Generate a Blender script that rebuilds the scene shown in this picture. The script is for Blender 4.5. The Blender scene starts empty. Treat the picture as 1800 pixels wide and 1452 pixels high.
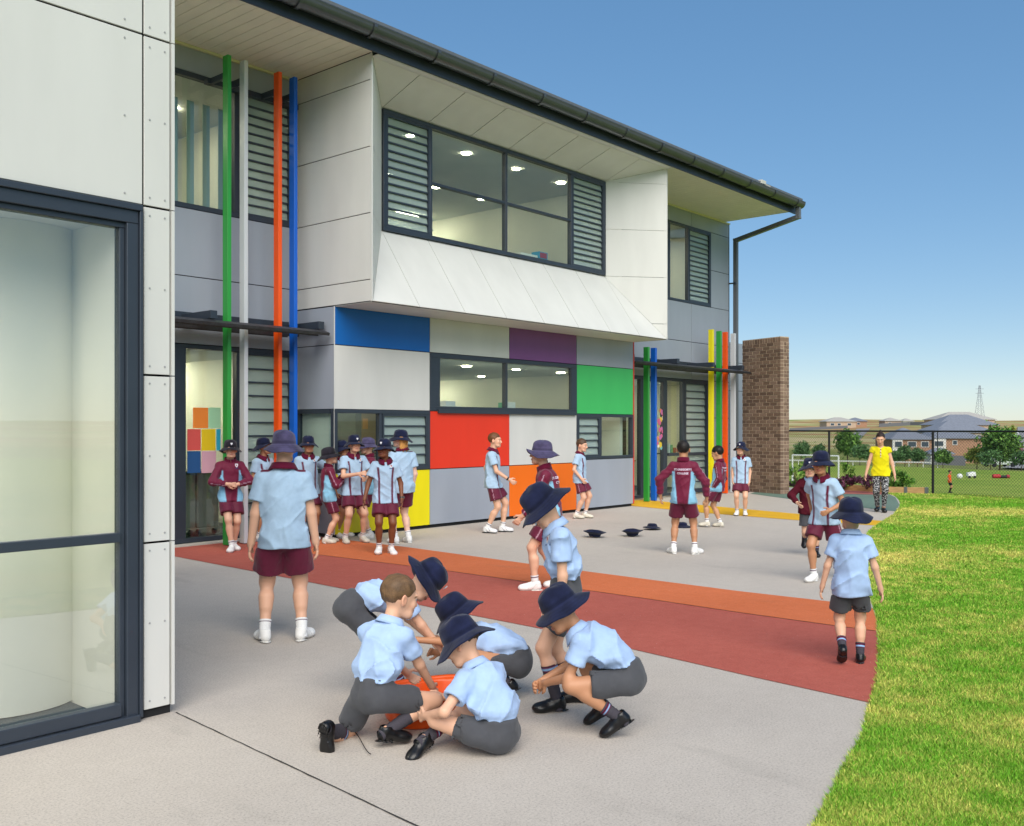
import bpy, bmesh, math, random
import numpy as np
from mathutils import Vector, Matrix
from mathutils.bvhtree import BVHTree
R_ = math.radians
random.seed(7)
scn = bpy.context.scene
COL = scn.collection

# ------------------------------------------------------------------ camera
FPX, YAW, HOR, CX, CAMH = 1710.0, math.radians(40.72), 753.0, 900.0, 1.6
FW = np.array([math.cos(YAW), math.sin(YAW), 0.0])
RT = np.array([math.sin(YAW), -math.cos(YAW), 0.0])
UP = np.array([0.0, 0.0, 1.0])
CAM = np.array([0.0, 0.0, CAMH])
cd = bpy.data.cameras.new('camera')
cam = bpy.data.objects.new('camera', cd); COL.objects.link(cam)
cam.location = CAM
cam.rotation_euler = (math.pi / 2, 0, YAW - math.pi / 2)
cd.sensor_width = 36.0; cd.sensor_fit = 'HORIZONTAL'
cd.lens = 36.0 * FPX / 1800.0
cd.shift_y = (HOR - 726.0) / 1800.0
cd.clip_start = 0.05; cd.clip_end = 6000
scn.camera = cam

# ------------------------------------------------------------------ sky and sun
SUN_EL, SUN_AZ = 42.0, -132.0          # azimuth measured from +X towards +Y: where the sun stands
w = bpy.data.worlds.new('World'); scn.world = w; w.use_nodes = True
nt = w.node_tree
sky = nt.nodes.new('ShaderNodeTexSky'); sky.sky_type = 'NISHITA'; sky.sun_disc = False
sky.sun_elevation = R_(SUN_EL)
sky.sun_rotation = R_(90.0 - SUN_AZ)
sky.air_density = 0.8; sky.dust_density = 0.2; sky.ozone_density = 3.0; sky.altitude = 60
bgn = nt.nodes['Background']; bgn.inputs[1].default_value = 0.15
gam = nt.nodes.new('ShaderNodeGamma'); gam.inputs[1].default_value = 0.52
hsv = nt.nodes.new('ShaderNodeHueSaturation'); hsv.inputs['Saturation'].default_value = 1.62; hsv.inputs['Value'].default_value = 1.27
nt.links.new(sky.outputs[0], gam.inputs[0]); nt.links.new(gam.outputs[0], hsv.inputs['Color']); nt.links.new(hsv.outputs[0], bgn.inputs[0])
sl = bpy.data.lights.new('sun', 'SUN'); sl.energy = 2.9; sl.angle = R_(56.0); sl.color = (1.0, 0.935, 0.84)
sun = bpy.data.objects.new('sun', sl); COL.objects.link(sun)
sd = Vector((math.cos(R_(SUN_AZ)) * math.cos(R_(SUN_EL)), math.sin(R_(SUN_AZ)) * math.cos(R_(SUN_EL)), math.sin(R_(SUN_EL))))
sun.rotation_euler = sd.to_track_quat('Z', 'Y').to_euler()
sun.location = (0, -10, 30)
scn.view_settings.view_transform = 'Standard'
scn.view_settings.look = 'None'
scn.view_settings.gamma = 1.0
scn.view_settings.exposure = 0.6
scn.render.engine = 'CYCLES'

# ------------------------------------------------------------------ pixel -> place helpers
def ray(px, py): return FW + RT * ((px - CX) / FPX) + UP * ((HOR - py) / FPX)
def gp(px, py, z=0.0):
    d = ray(px, py); return CAM + d * ((z - CAMH) / d[2])
def onY(px, py, y):
    d = ray(px, py); return CAM + d * (y / d[1])
def onX(px, py, x):
    d = ray(px, py); return CAM + d * (x / d[0])
def onD(px, py, D): return CAM + ray(px, py) * D

# ------------------------------------------------------------------ object helpers
def tag(o, label=None, cat=None, group=None, kind=None):
    if label: o['label'] = label
    if cat: o['category'] = cat
    if group: o['group'] = group
    if kind: o['kind'] = kind
    return o
def thing(name, loc, label, cat, group=None):
    o = bpy.data.objects.new(name, None); COL.objects.link(o); o.location = loc
    o.empty_display_size = 0.2
    return tag(o, label, cat, group)
def link(name, me, m, parent=None):
    o = bpy.data.objects.new(name, me); COL.objects.link(o)
    if m is not None and len(me.materials) == 0: me.materials.append(m)
    if parent is not None:
        o.parent = parent
        L = Vector(parent.location) if parent.parent is None else Vector((0, 0, 0))
        o.matrix_parent_inverse = Matrix.Translation(-L)
    return o
class MB:
    """collects boxes, prisms and tubes given in world coordinates"""
    def __init__(s): s.v = []; s.f = []; s.mi = []
    def add(s, vs, fs, mi=0):
        n = len(s.v); s.v += [tuple(map(float, p)) for p in vs]
        s.f += [tuple(i + n for i in f) for f in fs]; s.mi += [mi] * len(fs)
        return s
    def box(s, lo, hi, mi=0):
        x0, y0, z0 = lo; x1, y1, z1 = hi
        if x0 > x1: x0, x1 = x1, x0
        if y0 > y1: y0, y1 = y1, y0
        if z0 > z1: z0, z1 = z1, z0
        vs = [(x0,y0,z0),(x1,y0,z0),(x1,y1,z0),(x0,y1,z0),(x0,y0,z1),(x1,y0,z1),(x1,y1,z1),(x0,y1,z1)]
        return s.add(vs, [(0,3,2,1),(4,5,6,7),(0,1,5,4),(1,2,6,5),(2,3,7,6),(3,0,4,7)], mi)
    def obox(s, c, ax, ay, az, mi=0):
        """oriented box: centre and three half vectors"""
        c = np.array(c, float); ax = np.array(ax, float); ay = np.array(ay, float); az = np.array(az, float)
        if np.dot(np.cross(ax, ay), az) < 0: ax = -ax
        vs = [c + i * ax + j * ay + k * az for k in (-1, 1) for (i, j) in ((-1,-1),(1,-1),(1,1),(-1,1))]
        return s.add(vs, [(0,3,2,1),(4,5,6,7),(0,1,5,4),(1,2,6,5),(2,3,7,6),(3,0,4,7)], mi)
    def bar(s, a, b, r, n=8, r2=None, mi=0, caps=True):
        a = Vector(a); b = Vector(b); d = (b - a).normalized(); u = d.orthogonal().normalized(); v = d.cross(u)
        r2 = r if r2 is None else r2
        vs = []
        for p, rr in ((a, r), (b, r2)):
            for i in range(n):
                t = 2 * math.pi * i / n; vs.append(p + u * rr * math.cos(t) + v * rr * math.sin(t))
        fs = [(i, (i + 1) % n, n + (i + 1) % n, n + i) for i in range(n)]
        if caps: fs += [tuple(range(n - 1, -1, -1)), tuple(range(n, 2 * n))]
        return s.add(vs, fs, mi)
    def path(s, pts, r, n=8, mi=0, closed=False):
        pts = [Vector(p) for p in pts]; m = len(pts); rs = r if hasattr(r, '__len__') else [r] * m
        base = len(s.v); prev = None; vs = []
        for i, p in enumerate(pts):
            d = (pts[min(i + 1, m - 1)] - pts[max(i - 1, 0)]).normalized()
            u = d.orthogonal() if prev is None else prev - d * prev.dot(d)
            u = u.normalized(); prev = u; v = d.cross(u)
            for k in range(n):
                t = 2 * math.pi * k / n; vs.append(p + (u * math.cos(t) + v * math.sin(t)) * rs[i])
        fs = [(i * n + k, i * n + (k + 1) % n, (i + 1) * n + (k + 1) % n, (i + 1) * n + k) for i in range(m - 1) for k in range(n)]
        fs += [tuple(range(n - 1, -1, -1)), tuple(range((m - 1) * n, m * n))]
        return s.add(vs, fs, mi)
    def prism(s, poly, d, mi=0):
        """polygon (world points) extruded by the vector d"""
        n = len(poly); poly = [np.array(p, float) for p in poly]; d = np.array(d, float)
        nn = np.zeros(3)
        for i in range(n): nn += np.cross(poly[i], poly[(i + 1) % n])
        if np.dot(nn, d) > 0: poly = poly[::-1]
        vs = poly + [p + d for p in poly]
        fs = [tuple(range(n)), tuple(range(2 * n - 1, n - 1, -1))]
        fs += [(i, i + n, (i + 1) % n + n, (i + 1) % n) for i in range(n)]
        return s.add(vs, fs, mi)
    def mesh(s, name, smooth=False):
        me = bpy.data.meshes.new(name); me.from_pydata(s.v, [], s.f)
        if smooth: me.polygons.foreach_set('use_smooth', [True] * len(me.polygons))
        return me
    def build(s, name, m, parent=None, smooth=False, bevel=0.0):
        me = s.mesh(name, smooth)
        ms = m if isinstance(m, (list, tuple)) else [m]
        for x in ms: me.materials.append(x)
        if len(ms) > 1: me.polygons.foreach_set('material_index', s.mi)
        if bevel > 0:
            bm = bmesh.new(); bm.from_mesh(me)
            bmesh.ops.bevel(bm, geom=bm.edges[:], offset=bevel, segments=1, affect='EDGES', clamp_overlap=True)
            bm.to_mesh(me); bm.free()
        return link(name, me, None, parent)
def box(name, lo, hi, m, parent=None, bevel=0.0): return MB().box(lo, hi).build(name, m, parent, bevel=bevel)

# ------------------------------------------------------------------ materials
def lin(c):
    if isinstance(c, str):
        c = [int(c[i:i + 2], 16) / 255 for i in (0, 2, 4)]
    elif max(c) > 1.0: c = [x / 255 for x in c]
    return tuple((x / 12.92 if x <= .04045 else ((x + .055) / 1.055) ** 2.4) for x in c)
MATS = {}
def mat(name, col=None, rough=.6, metal=0.0, var=.0, vscale=8.0, bump=0.0, bscale=60.0, spec=.5, attr=None, emit=None, estr=0.0,
        stretch=None, detail=4.0, coat=0.0):
    if name in MATS: return MATS[name]
    m = bpy.data.materials.new(name); m.use_nodes = True; MATS[name] = m
    t = m.node_tree; N = t.nodes; L = t.links; b = N['Principled BSDF']
    b.inputs['Roughness'].default_value = rough; b.inputs['Metallic'].default_value = metal
    b.inputs['Specular IOR Level'].default_value = spec
    if coat: b.inputs['Coat Weight'].default_value = coat; b.inputs['Coat Roughness'].default_value = .1
    tc = N.new('ShaderNodeTexCoord'); co = tc.outputs['Object']
    if stretch:
        mp = N.new('ShaderNodeMapping'); mp.inputs['Scale'].default_value = stretch; L.new(co, mp.inputs[0]); co = mp.outputs[0]
    src = None
    if attr:
        a = N.new('ShaderNodeAttribute'); a.attribute_name = attr; src = a.outputs['Color']
    else:
        c = lin(col); b.inputs['Base Color'].default_value = (*c, 1)
    if var > 0:
        nz = N.new('ShaderNodeTexNoise'); nz.inputs['Scale'].default_value = vscale; nz.inputs['Detail'].default_value = detail
        L.new(co, nz.inputs['Vector'])
        mr = N.new('ShaderNodeMapRange'); mr.inputs[1].default_value = .3; mr.inputs[2].default_value = .7
        mr.inputs[3].default_value = 1 - var; mr.inputs[4].default_value = 1 + var; L.new(nz.outputs[0], mr.inputs[0])
        mx = N.new('ShaderNodeVectorMath'); mx.operation = 'SCALE'
        if src is None: mx.inputs[0].default_value = lin(col)
        else: L.new(src, mx.inputs[0])
        L.new(mr.outputs[0], mx.inputs['Scale']); src = mx.outputs[0]
    if src is not None: L.new(src, b.inputs['Base Color'])
    if bump > 0:
        nb = N.new('ShaderNodeTexNoise'); nb.inputs['Scale'].default_value = bscale; nb.inputs['Detail'].default_value = 5
        L.new(co, nb.inputs['Vector'])
        bp = N.new('ShaderNodeBump'); bp.inputs['Strength'].default_value = min(1, bump); bp.inputs['Distance'].default_value = .02 * bump if bump < 1 else .02
        L.new(nb.outputs[0], bp.inputs['Height']); L.new(bp.outputs[0], b.inputs['Normal'])
    if emit: b.inputs['Emission Color'].default_value = (*lin(emit), 1); b.inputs['Emission Strength'].default_value = estr
    return m
def glass_mat(name, tint, rough=.0, f0=.045):
    if name in MATS: return MATS[name]
    m = bpy.data.materials.new(name); m.use_nodes = True; MATS[name] = m
    t = m.node_tree; N = t.nodes; L = t.links; N.remove(N['Principled BSDF'])
    tr = N.new('ShaderNodeBsdfTransparent'); tr.inputs[0].default_value = (*tint, 1)
    gl = N.new('ShaderNodeBsdfGlossy'); gl.inputs['Roughness'].default_value = rough
    gl.inputs['Color'].default_value = (.9, .95, .95, 1)
    ge = N.new('ShaderNodeNewGeometry'); dt = N.new('ShaderNodeVectorMath'); dt.operation = 'DOT_PRODUCT'; L.new(ge.outputs['Incoming'], dt.inputs[0]); L.new(ge.outputs['Normal'], dt.inputs[1])
    ab = N.new('ShaderNodeMath'); ab.operation = 'ABSOLUTE'; L.new(dt.outputs['Value'], ab.inputs[0])
    om = N.new('ShaderNodeMath'); om.operation = 'SUBTRACT'; om.inputs[0].default_value = 1.0; L.new(ab.outputs[0], om.inputs[1])
    pw = N.new('ShaderNodeMath'); pw.operation = 'POWER'; pw.inputs[1].default_value = 5.0; L.new(om.outputs[0], pw.inputs[0])
    fr = N.new('ShaderNodeMath'); fr.operation = 'MULTIPLY_ADD'; fr.inputs[1].default_value = .93; fr.inputs[2].default_value = f0; L.new(pw.outputs[0], fr.inputs[0])
    mx = N.new('ShaderNodeMixShader'); L.new(fr.outputs[0], mx.inputs[0]); L.new(tr.outputs[0], mx.inputs[1]); L.new(gl.outputs[0], mx.inputs[2])
    L.new(mx.outputs[0], N['Material Output'].inputs[0])
    return m
def npmesh(name, V, F, col=None, smooth=True):
    """V (n,3), F (m,k) numpy -> mesh with optional colour attribute"""
    V = np.asarray(V, np.float32); F = np.asarray(F, np.int32); k = F.shape[1]; m = len(F)
    me = bpy.data.meshes.new(name)
    me.vertices.add(len(V)); me.vertices.foreach_set('co', V.ravel())
    me.loops.add(m * k); me.loops.foreach_set('vertex_index', F.ravel())
    me.polygons.add(m); me.polygons.foreach_set('loop_start', np.arange(0, m * k, k, dtype=np.int32))
    me.update(calc_edges=True)
    if smooth: me.polygons.foreach_set('use_smooth', np.ones(m, bool))
    if col is not None:
        a = me.color_attributes.new('Col', 'FLOAT_COLOR', 'POINT')
        c4 = np.ones((len(V), 4), np.float32); c4[:, :3] = col; a.data.foreach_set('color', c4.ravel())
    me.validate()
    return me

# ------------------------------------------------------------------ small maths
def _hash(i, j, k, s):
    n = (i * 374761393 + j * 668265263 + k * 2147483647 + s * 974634777) & 0xffffffff
    n = ((n ^ (n >> 13)) * 1274126177) & 0xffffffff
    return ((n ^ (n >> 16)) & 0xffff) / 65535.0
def vnoise(P, seed=0):
    Q = np.floor(P).astype(np.int64); f = P - Q; f = f * f * (3 - 2 * f); r = 0
    for a in (0, 1):
        for b in (0, 1):
            for c in (0, 1):
                wgt = (f[:, 0] if a else 1 - f[:, 0]) * (f[:, 1] if b else 1 - f[:, 1]) * (f[:, 2] if c else 1 - f[:, 2])
                r = r + wgt * _hash(Q[:, 0] + a, Q[:, 1] + b, Q[:, 2] + c, seed)
    return r * 2 - 1
def nrm(v): v = np.asarray(v, float); return v / max(np.linalg.norm(v), 1e-9)
def rotv(v, ax, deg):
    ax = nrm(ax); c, s = math.cos(R_(deg)), math.sin(R_(deg))
    return v * c + np.cross(ax, v) * s + ax * (ax @ v) * (1 - c)
# ================================================================== surfaces used by the buildings
def panel_mat(name, col, rough=.45, var=.04): return mat(name, col, rough, var=var, vscale=1.0, bump=.02, bscale=18, spec=.4, detail=8, stretch=(2.6, 2.6, .7))
P_WHITE = panel_mat('panel_white', 'cfcfca', .5); P_GREY = panel_mat('panel_grey', '9ba2ad', .5); P_PALE = panel_mat('panel_pale_grey', 'c2c7bf', .5)
P_BLUE = panel_mat('panel_blue', '0a5fae', .4); P_RED = panel_mat('panel_red', 'e0371f', .4); P_YEL = panel_mat('panel_yellow', 'eadb08', .4)
P_GRN = panel_mat('panel_green', '41b861', .4); P_ORG = panel_mat('panel_orange', 'ec6f12', .4); P_PUR = panel_mat('panel_purple', '77477f', .45)
M_DARK = mat('charcoal_aluminium', '343c47', .4, metal=.15, var=.06, vscale=5, spec=.5)
M_BACK = mat('joint_shadow_backing', '1a1b1d', .9)
M_SOFFIT = mat('soffit_cream', 'ece8d4', .6, var=.03, vscale=3)
M_GUTTER = mat('gutter_steel', '53585d', .28, metal=.5, var=.08, vscale=4)
M_ROOF = mat('roof_sheet', '6d7073', .5, metal=.3, var=.08)
M_GLASS = glass_mat('window_glass', (.88, .93, .91)); M_LGLASS = glass_mat('louvre_glass', (.72, .80, .79), .05)
def _frost():
    t = M_LGLASS.node_tree; N = t.nodes; L = t.links; out = N['Material Output']; src = out.inputs[0].links[0].from_socket
    p = N.new('ShaderNodeBsdfPrincipled'); p.inputs['Base Color'].default_value = (*lin('b4c4be'), 1); p.inputs['Roughness'].default_value = .2
    mx = N.new('ShaderNodeMixShader'); mx.inputs[0].default_value = .5; L.new(src, mx.inputs[1]); L.new(p.outputs[0], mx.inputs[2]); L.new(mx.outputs[0], out.inputs[0])
_frost()
M_ROOMW = mat('room_wall', 'd3d6cc', .8, var=.04, vscale=1.5); M_ROOMC = mat('room_ceiling', 'd0d3cc', .9, var=.04, vscale=2); M_CARPET = mat('room_carpet', '3a434c', .95, var=.15, vscale=40, bump=.2, bscale=300)
M_LAMP = mat('lamp_lit', 'fff3d8', .5, emit='fff0cf', estr=60.0)
M_FROST = mat('louvre_frosted', 'aebfbb', .25, var=.08, vscale=3, spec=.6)
POSTC = {'green': mat('post_green', '2f9a3e', .35), 'white': mat('post_white', 'c9cccf', .35), 'orange': mat('post_orange', 'f0560c', .35), 'blue': mat('post_blue', '0a5fc8', .35),
         'yellow': mat('post_yellow', 'eadc10', .35), 'red': mat('post_red', 'd8402f', .4)}
M_CANOPY = mat('canopy_steel', '35363a', .5, metal=.2, var=.25, vscale=14, bump=.15, bscale=50)
M_RIVET = mat('rivet_grey', '9b9c9c', .5)

yA, yB, yC, yW, yP = 12.08, 10.36, 11.18, 11.20, 11.60
XL, XR, XE = 9.03, 16.80, 22.57
ZS = 6.86
school = thing('school_building', (13, 12, 0), 'two-storey school with coloured facade panels and a white projecting bay window', 'building')
J = .006
def panel(x0, x1, z0, z1, y, m, parent=school, t=.014, back=True):
    o = box('panel', (x0 + J, y, z0 + J), (x1 - J, y + t, z1 - J), m, parent, bevel=.0015)
    if back: BK.box((x0 + .025, y + t + .001, z0), (x1 - .025, y + .16, z1)); BK.box((x0 + .003, y + t + .001, z0), (x1 - .003, y + t + .006, z1))
    return o
def xpanel(y0, y1, z0, z1, x, m, parent=school, t=.014, s=1, bt=.15, bo=.02):
    o = box('panel', (x, y0 + J, z0 + J), (x + s * t, y1 - J, z1 - J), m, parent, bevel=.0015)
    BK.box((x + s * (t + .001), y0 + bo, z0), (x + s * bt, y1, z1))
    return o
BK = MB()
def louvres(parent, x0, x1, z0, z1, y, n, m=None):
    h = (z1 - z0) / n
    for i in range(n):
        zc = z0 + h * (i + .5)
        bl = MB().obox(((x0 + x1) / 2, y + .012, zc), ((x1 - x0) / 2, 0, 0), (0, .003, 0), (0, .012 * (1 if i % 3 else .6), h * .5))
        bl.build('louvre_blade', m or M_LGLASS, parent)
        if i: box('louvre_rail', (x0, y - .012, zc - h / 2 - .012), (x1, y + .03, zc - h / 2 + .012), M_DARK, parent)
def window(x0, x1, z0, z1, y, bays, fr=.055, dep=.09, parent=school, transom=None, proud=.012, mull=.05):
    """bays: list of (xa, xb, kind, n); kind 'g' glass or 'l' louvre. Frame is the part, panes and blades its pieces."""
    mb = MB(); a, b = y - proud, y + dep
    mb.box((x0, a, z0), (x1, b, z0 + fr)); mb.box((x0, a, z1 - fr), (x1, b, z1))
    mb.box((x0, a, z0 + fr), (x0 + fr, b, z1 - fr)); mb.box((x1 - fr, a, z0 + fr), (x1, b, z1 - fr))
    for k in range(len(bays) - 1):
        xm = (bays[k][1] + bays[k + 1][0]) / 2; mb.box((xm - mull / 2, a + .004, z0 + fr), (xm + mull / 2, b - .004, z1 - fr))
    if transom:
        for k, bb in enumerate(bays):
            if bb[2] == 'g': mb.box((bb[0], a + .008, transom - .022), (bb[1], b - .008, transom + .022))
    w_ = mb.build('window', M_DARK, parent, bevel=.004)
    for (xa, xb, kind, n) in bays:
        if kind == 'g':
            zs = [z0 + fr, transom, z1 - fr] if transom else [z0 + fr, z1 - fr]
            for i in range(len(zs) - 1): box('pane', (xa, y + .035, zs[i] + .001), (xb, y + .041, zs[i + 1] - .001), M_GLASS, w_)
        else:
            fm = MB(); g = .035
            fm.box((xa, y - .004, z0 + fr), (xa + g, y + .06, z1 - fr)); fm.box((xb - g, y - .004, z0 + fr), (xb, y + .06, z1 - fr))
            fm.box((xa + g, y - .004, z0 + fr), (xb - g, y + .06, z0 + fr + g)); fm.box((xa + g, y - .004, z1 - fr - g), (xb - g, y + .06, z1 - fr)); fm.build('louvre_frame', M_DARK, w_)
            louvres(w_, xa + g, xb - g, z0 + fr + g, z1 - fr - g, y + .02, n)
    return w_

# ------------------------------------------------------------------ coloured ground-floor wall (plane yC)
c0, c1, c2, c3, c4 = XL, 10.97, 12.92, 14.88, 16.815
r0, r1, r2, r3, r4 = .05, .945, 1.88, 2.82, 3.378
for (a, b, z0, z1, m) in ((c0, c1, r3, r4, P_BLUE), (c1, c2, r3, r4, P_PALE), (c2, c3, r3, r4, P_PUR), (c3, c4, r3, r4, P_GREY),
                          (c0, c1, r2, r3, P_WHITE), (c3, c4, r2, r3, P_GRN), (c1, c2, r1, r2, P_RED), (c2, c3, r1, r2, P_WHITE),
                          (c0, c1, r0, r1, P_YEL), (c1, c2, r0, r1, P_GREY), (c2, c3, r0, r1, P_ORG), (c3, c4, r0, r1 + .05, P_GREY)):
    panel(a, b, z0, z1, yC, m)
window(c1, c3, r2 + .004, r3 - .004, yC, [(11.19, 12.80, 'g', 1), (12.88, 14.70, 'g', 1)], fr=.075)
box('window_surround', (c1 + .02, yC - .011, r2 + .08), (11.19, yC + .05, r3 - .08), M_DARK, school); box('window_surround', (14.70, yC - .011, r2 + .08), (c3 - .02, yC + .05, r3 - .08), M_DARK, school)
box('window_ledge', (c1 + .16, yC - .05, r2 - .035), (c3 - .06, yC - .013, r2 + .03), M_DARK, school, bevel=.004)
wcorner = window(c0 + .002, c1, r1 + .002, r2 - .002, yC, [(9.03, 9.88, 'g', 1), (9.96, 10.92, 'l', 5)], fr=.055)
window(c3, c4 - .002, r1 + .055, r2 - .002, yC, [(14.93, 15.64, 'l', 5), (15.70, 16.76, 'g', 1)], fr=.055)
# return wall at XL (faces left) and its corner window
xpanel(yC + .002, yA, r3, r4, XL, P_GREY); xpanel(yC + .002, yA, r2, r3, XL, P_GREY); xpanel(yC + .002, yA, r0, r1, XL, P_GREY)
mb = MB(); mb.box((XL - .01, yC + .10, r1), (XL + .08, yA, r1 + .055)); mb.box((XL - .01, yC + .10, r2 - .06), (XL + .08, yA, r2)); mb.box((XL - .01, yA - .06, r1 + .055), (XL + .08, yA, r2 - .06))
wr_ = mb.build('window', M_DARK, school); box('pane', (XL + .03, yC + .05, r1 + .056), (XL + .036, yA - .06, r2 - .061), M_GLASS, wr_)
box('corner_trim', (XL - .001, yC - .001, .05), (XL + .012, yC + .009, r4), P_WHITE, school)
# red end strip of the coloured wall
box('edge_trim', (c4 + .002, yC - .004, .05), (c4 + .035, yC + .12, 3.376), POSTC['red'], school)
BK.box((c4 - .03, yC + .17, .05), (c4 - .005, yA, 3.37))
# plinth gap under the panels
box('plinth', (XL + .02, yC + .03, -.02), (c4 - .02, yC + .12, .05), M_BACK, school); box('plinth', (XL + .03, yC + .12, -.02), (XL + .09, yA, .05), M_BACK, school)

# ------------------------------------------------------------------ projecting bay (plane yB)
wx0, wx1, wz0, wz1, bz0, bz1 = 9.96, 15.82, 4.62, 6.49, 3.385, 6.80
zj = [bz0, 3.69, 4.625, 5.555, 6.49, ZS]
for i in range(5): xpanel(yB + .03, yA, zj[i], zj[i + 1], XL, P_WHITE, bt=.03, bo=.03)
box('corner_trim', (XL - .002, yB - .002, bz0), (XL + .02, yB + .028, ZS), P_WHITE, school)
def quad_panel(pts, m=P_WHITE, t=.014, inset=.010, back=True):
    c = np.mean(pts, 0); P = []
    for p in pts:
        v = np.array(p) - c; L = np.linalg.norm(v); P.append(np.array(p) - v / L * inset)
    n = np.cross(P[1] - P[0], P[2] - P[0]); n = n / np.linalg.norm(n)
    if n[1] < 0: n = -n
    MB().prism(P, n * t).build('panel', m, school)
    if back: (MB_back if c[2] < 5 else MB_head).prism([np.array(p) + n * (t + .002) - (np.array(p) - c) * .004 for p in pts], n * .006)
MB_back = MB(); MB_head = MB()
xj = [wx0 + (wx1 - wx0) / 6 * k for k in range(7)]
for k in range(6):   # sloping sill and sloping head
    quad_panel([(xj[k], yW, wz0), (xj[k + 1], yW, wz0), (xj[k + 1], yB, bz0), (xj[k], yB, bz0)])
    quad_panel([(xj[k], yW, wz1), (xj[k + 1], yW, wz1), (xj[k + 1], yB, bz1), (xj[k], yB, bz1)])
quad_panel([(wx0, yW, wz0), (wx0, yB, bz0), (XL + .02, yB, bz0)]); quad_panel([(wx1, yW, wz0), (wx1, yB, bz0), (XR, yB, bz0)])
quad_panel([(wx0, yW, wz1), (wx0, yB, bz1), (XL + .02, yB, bz1)]); quad_panel([(wx1, yW, wz1), (wx1, yB, bz1), (XR, yB, bz1)])
def lev(xo, xi):   # splayed reveals, split at the panel heights
    def edge(zz):  # where a level cuts the mitre line between window corner and outer corner
        if zz < wz0: t = (zz - bz0) / (wz0 - bz0)
        elif zz > wz1: t = (bz1 - zz) / (bz1 - wz1)
        else: t = 1
        return np.array([xo + (xi - xo) * t, yB + (yW - yB) * t, zz])
    zs = [bz0, 3.69, wz0, 5.555, wz1, bz1]
    for i in range(5):
        a, b = zs[i], zs[i + 1]; pts = [np.array([xo, yB, a]), edge(a), edge(b), np.array([xo, yB, b])]
        if i == 0: pts = [pts[0], pts[2], pts[3]]
        if i == 4: pts = [pts[0], pts[1], pts[3]]
        quad_panel(pts, inset=.006, t=.010, back=False)
lev(XL + .02, wx0); lev(XR, wx1)
MB_back.build('bay_backing', M_BACK, school); MB_head.build('bay_backing', M_BACK, school)
window(wx0 + .004, wx1 - .004, wz0 + .004, wz1 - .004, yW - .03, [(10.03, 10.96, 'l', 13), (11.01, 12.80, 'g', 1), (12.85, 14.68, 'g', 1), (14.74, 15.75, 'l', 15)], fr=.07, transom=5.54)
box('bay_soffit', (XL + .02, yB + .02, bz0 - .012), (XR, yC - .002, bz0 - .002), panel_mat('panel_soffit', 'd0d0c8'), school)
box('corner_trim', (XR + .001, yB - .002, bz0), (XR + .014, yB + .03, bz1 + .03), P_WHITE, school)
xpanel(yB + .04, yA, bz0, ZS, XR + .014, P_WHITE, s=-1, bt=.02, bo=.04)

# ------------------------------------------------------------------ rear wall, left of the bay (plane yA)
XA = 3.2
for (a, b, z0, z1) in ((XA, XL, 6.50, ZS), (XA, XL, 3.69, 4.62), (XA, XL, 2.76, 3.69), (XA, 6.2, 4.62, 6.5)): panel(a, b, z0, z1, yA, P_GREY)
panel(XA, 6.9, 0.05, 2.76, yA, P_GREY)
window(6.2, 8.02, 4.62, 6.5, yA, [(6.27, 7.95, 'g', 1)], fr=.07)
window(8.06, 8.97, 4.62, 6.5, yA, [(8.12, 8.92, 'l', 13)], fr=.06)
BK.box((8.02, yA + .01, 4.62), (8.06, yA + .16, 6.5))
window(6.9, 8.04, .03, 2.755, yA, [(7.18, 7.98, 'g', 1)], fr=.06)
box('door_jamb', (6.96, yA - .010, .03), (7.18, yA + .08, 2.70), M_DARK, school)
window(8.06, 8.99, .03, 2.755, yA, [(8.12, 8.93, 'l', 13)], fr=.06)
box('threshold', (6.6, yA - .16, -.02), (9.02, yA - .014, .022), mat('threshold_concrete', 'b9b2a8', .9, var=.08, vscale=12), school)
# ------------------------------------------------------------------ rear wall, right of the bay
for (a, b, z0, z1) in ((XR, 20.70, 6.49, ZS), (20.70, XE, 6.49, ZS), (21.64, XE, 5.55, 6.49), (21.64, XE, 4.62, 5.55), (XR, 20.70, 3.69, 4.62), (20.70, XE, 3.69, 4.62),
                       (XR, 20.70, 2.78, 3.69), (20.70, XE, 2.78, 3.69), (21.50, XE, 1.86, 2.78), (21.50, XE, .94, 1.86), (21.50, XE, .04, .94), (XR, 18.6, 4.62, 6.49)):
    panel(a, b, z0, z1, yA, P_GREY)
window(18.6, 21.64, 4.62, 6.49, yA, [(18.66, 19.66, 'l', 14), (19.72, 20.52, 'g', 1), (20.60, 21.58, 'l', 14)], fr=.06)
window(16.9, 18.52, .03, 2.775, yA, [(16.97, 17.6, 'g', 1), (17.7, 18.45, 'g', 1)], fr=.07)
dr = window(18.52, 19.52, .03, 2.775, yA, [(18.66, 19.38, 'g', 1)], fr=.10, mull=.1)
box('door_handle', (18.60, yA - .06, 1.0), (18.63, yA - .02, 1.35), mat('handle_steel', 'b0b2b4', .3, metal=.9), dr)
window(19.52, 20.34, .03, 2.775, yA, [(19.62, 20.28, 'g', 1)], fr=.06, transom=.98)
window(20.34, 21.50, .03, 2.775, yA, [(20.42, 21.42, 'l', 15)], fr=.07)
box('window_shelf', (19.6, yA - .035, .95), (21.46, yA - .013, 1.02), M_DARK, school)
# end of the building and low rear wall
box('corner_trim', (XE + .001, yA - .002, .04), (XE + .03, yA + .2, ZS), M_DARK, school)
BK.box((XE - .05, yA + .2, 0), (XE, 17.9, ZS))
for z0, z1 in ((.05, 1.2), (1.2, 2.6), (2.6, 3.35), (3.35, 3.88)): panel(XE + .04, 24.3, z0, z1, yA + .35, P_GREY)
BK.build('wall_backing', M_BACK, school)

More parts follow.
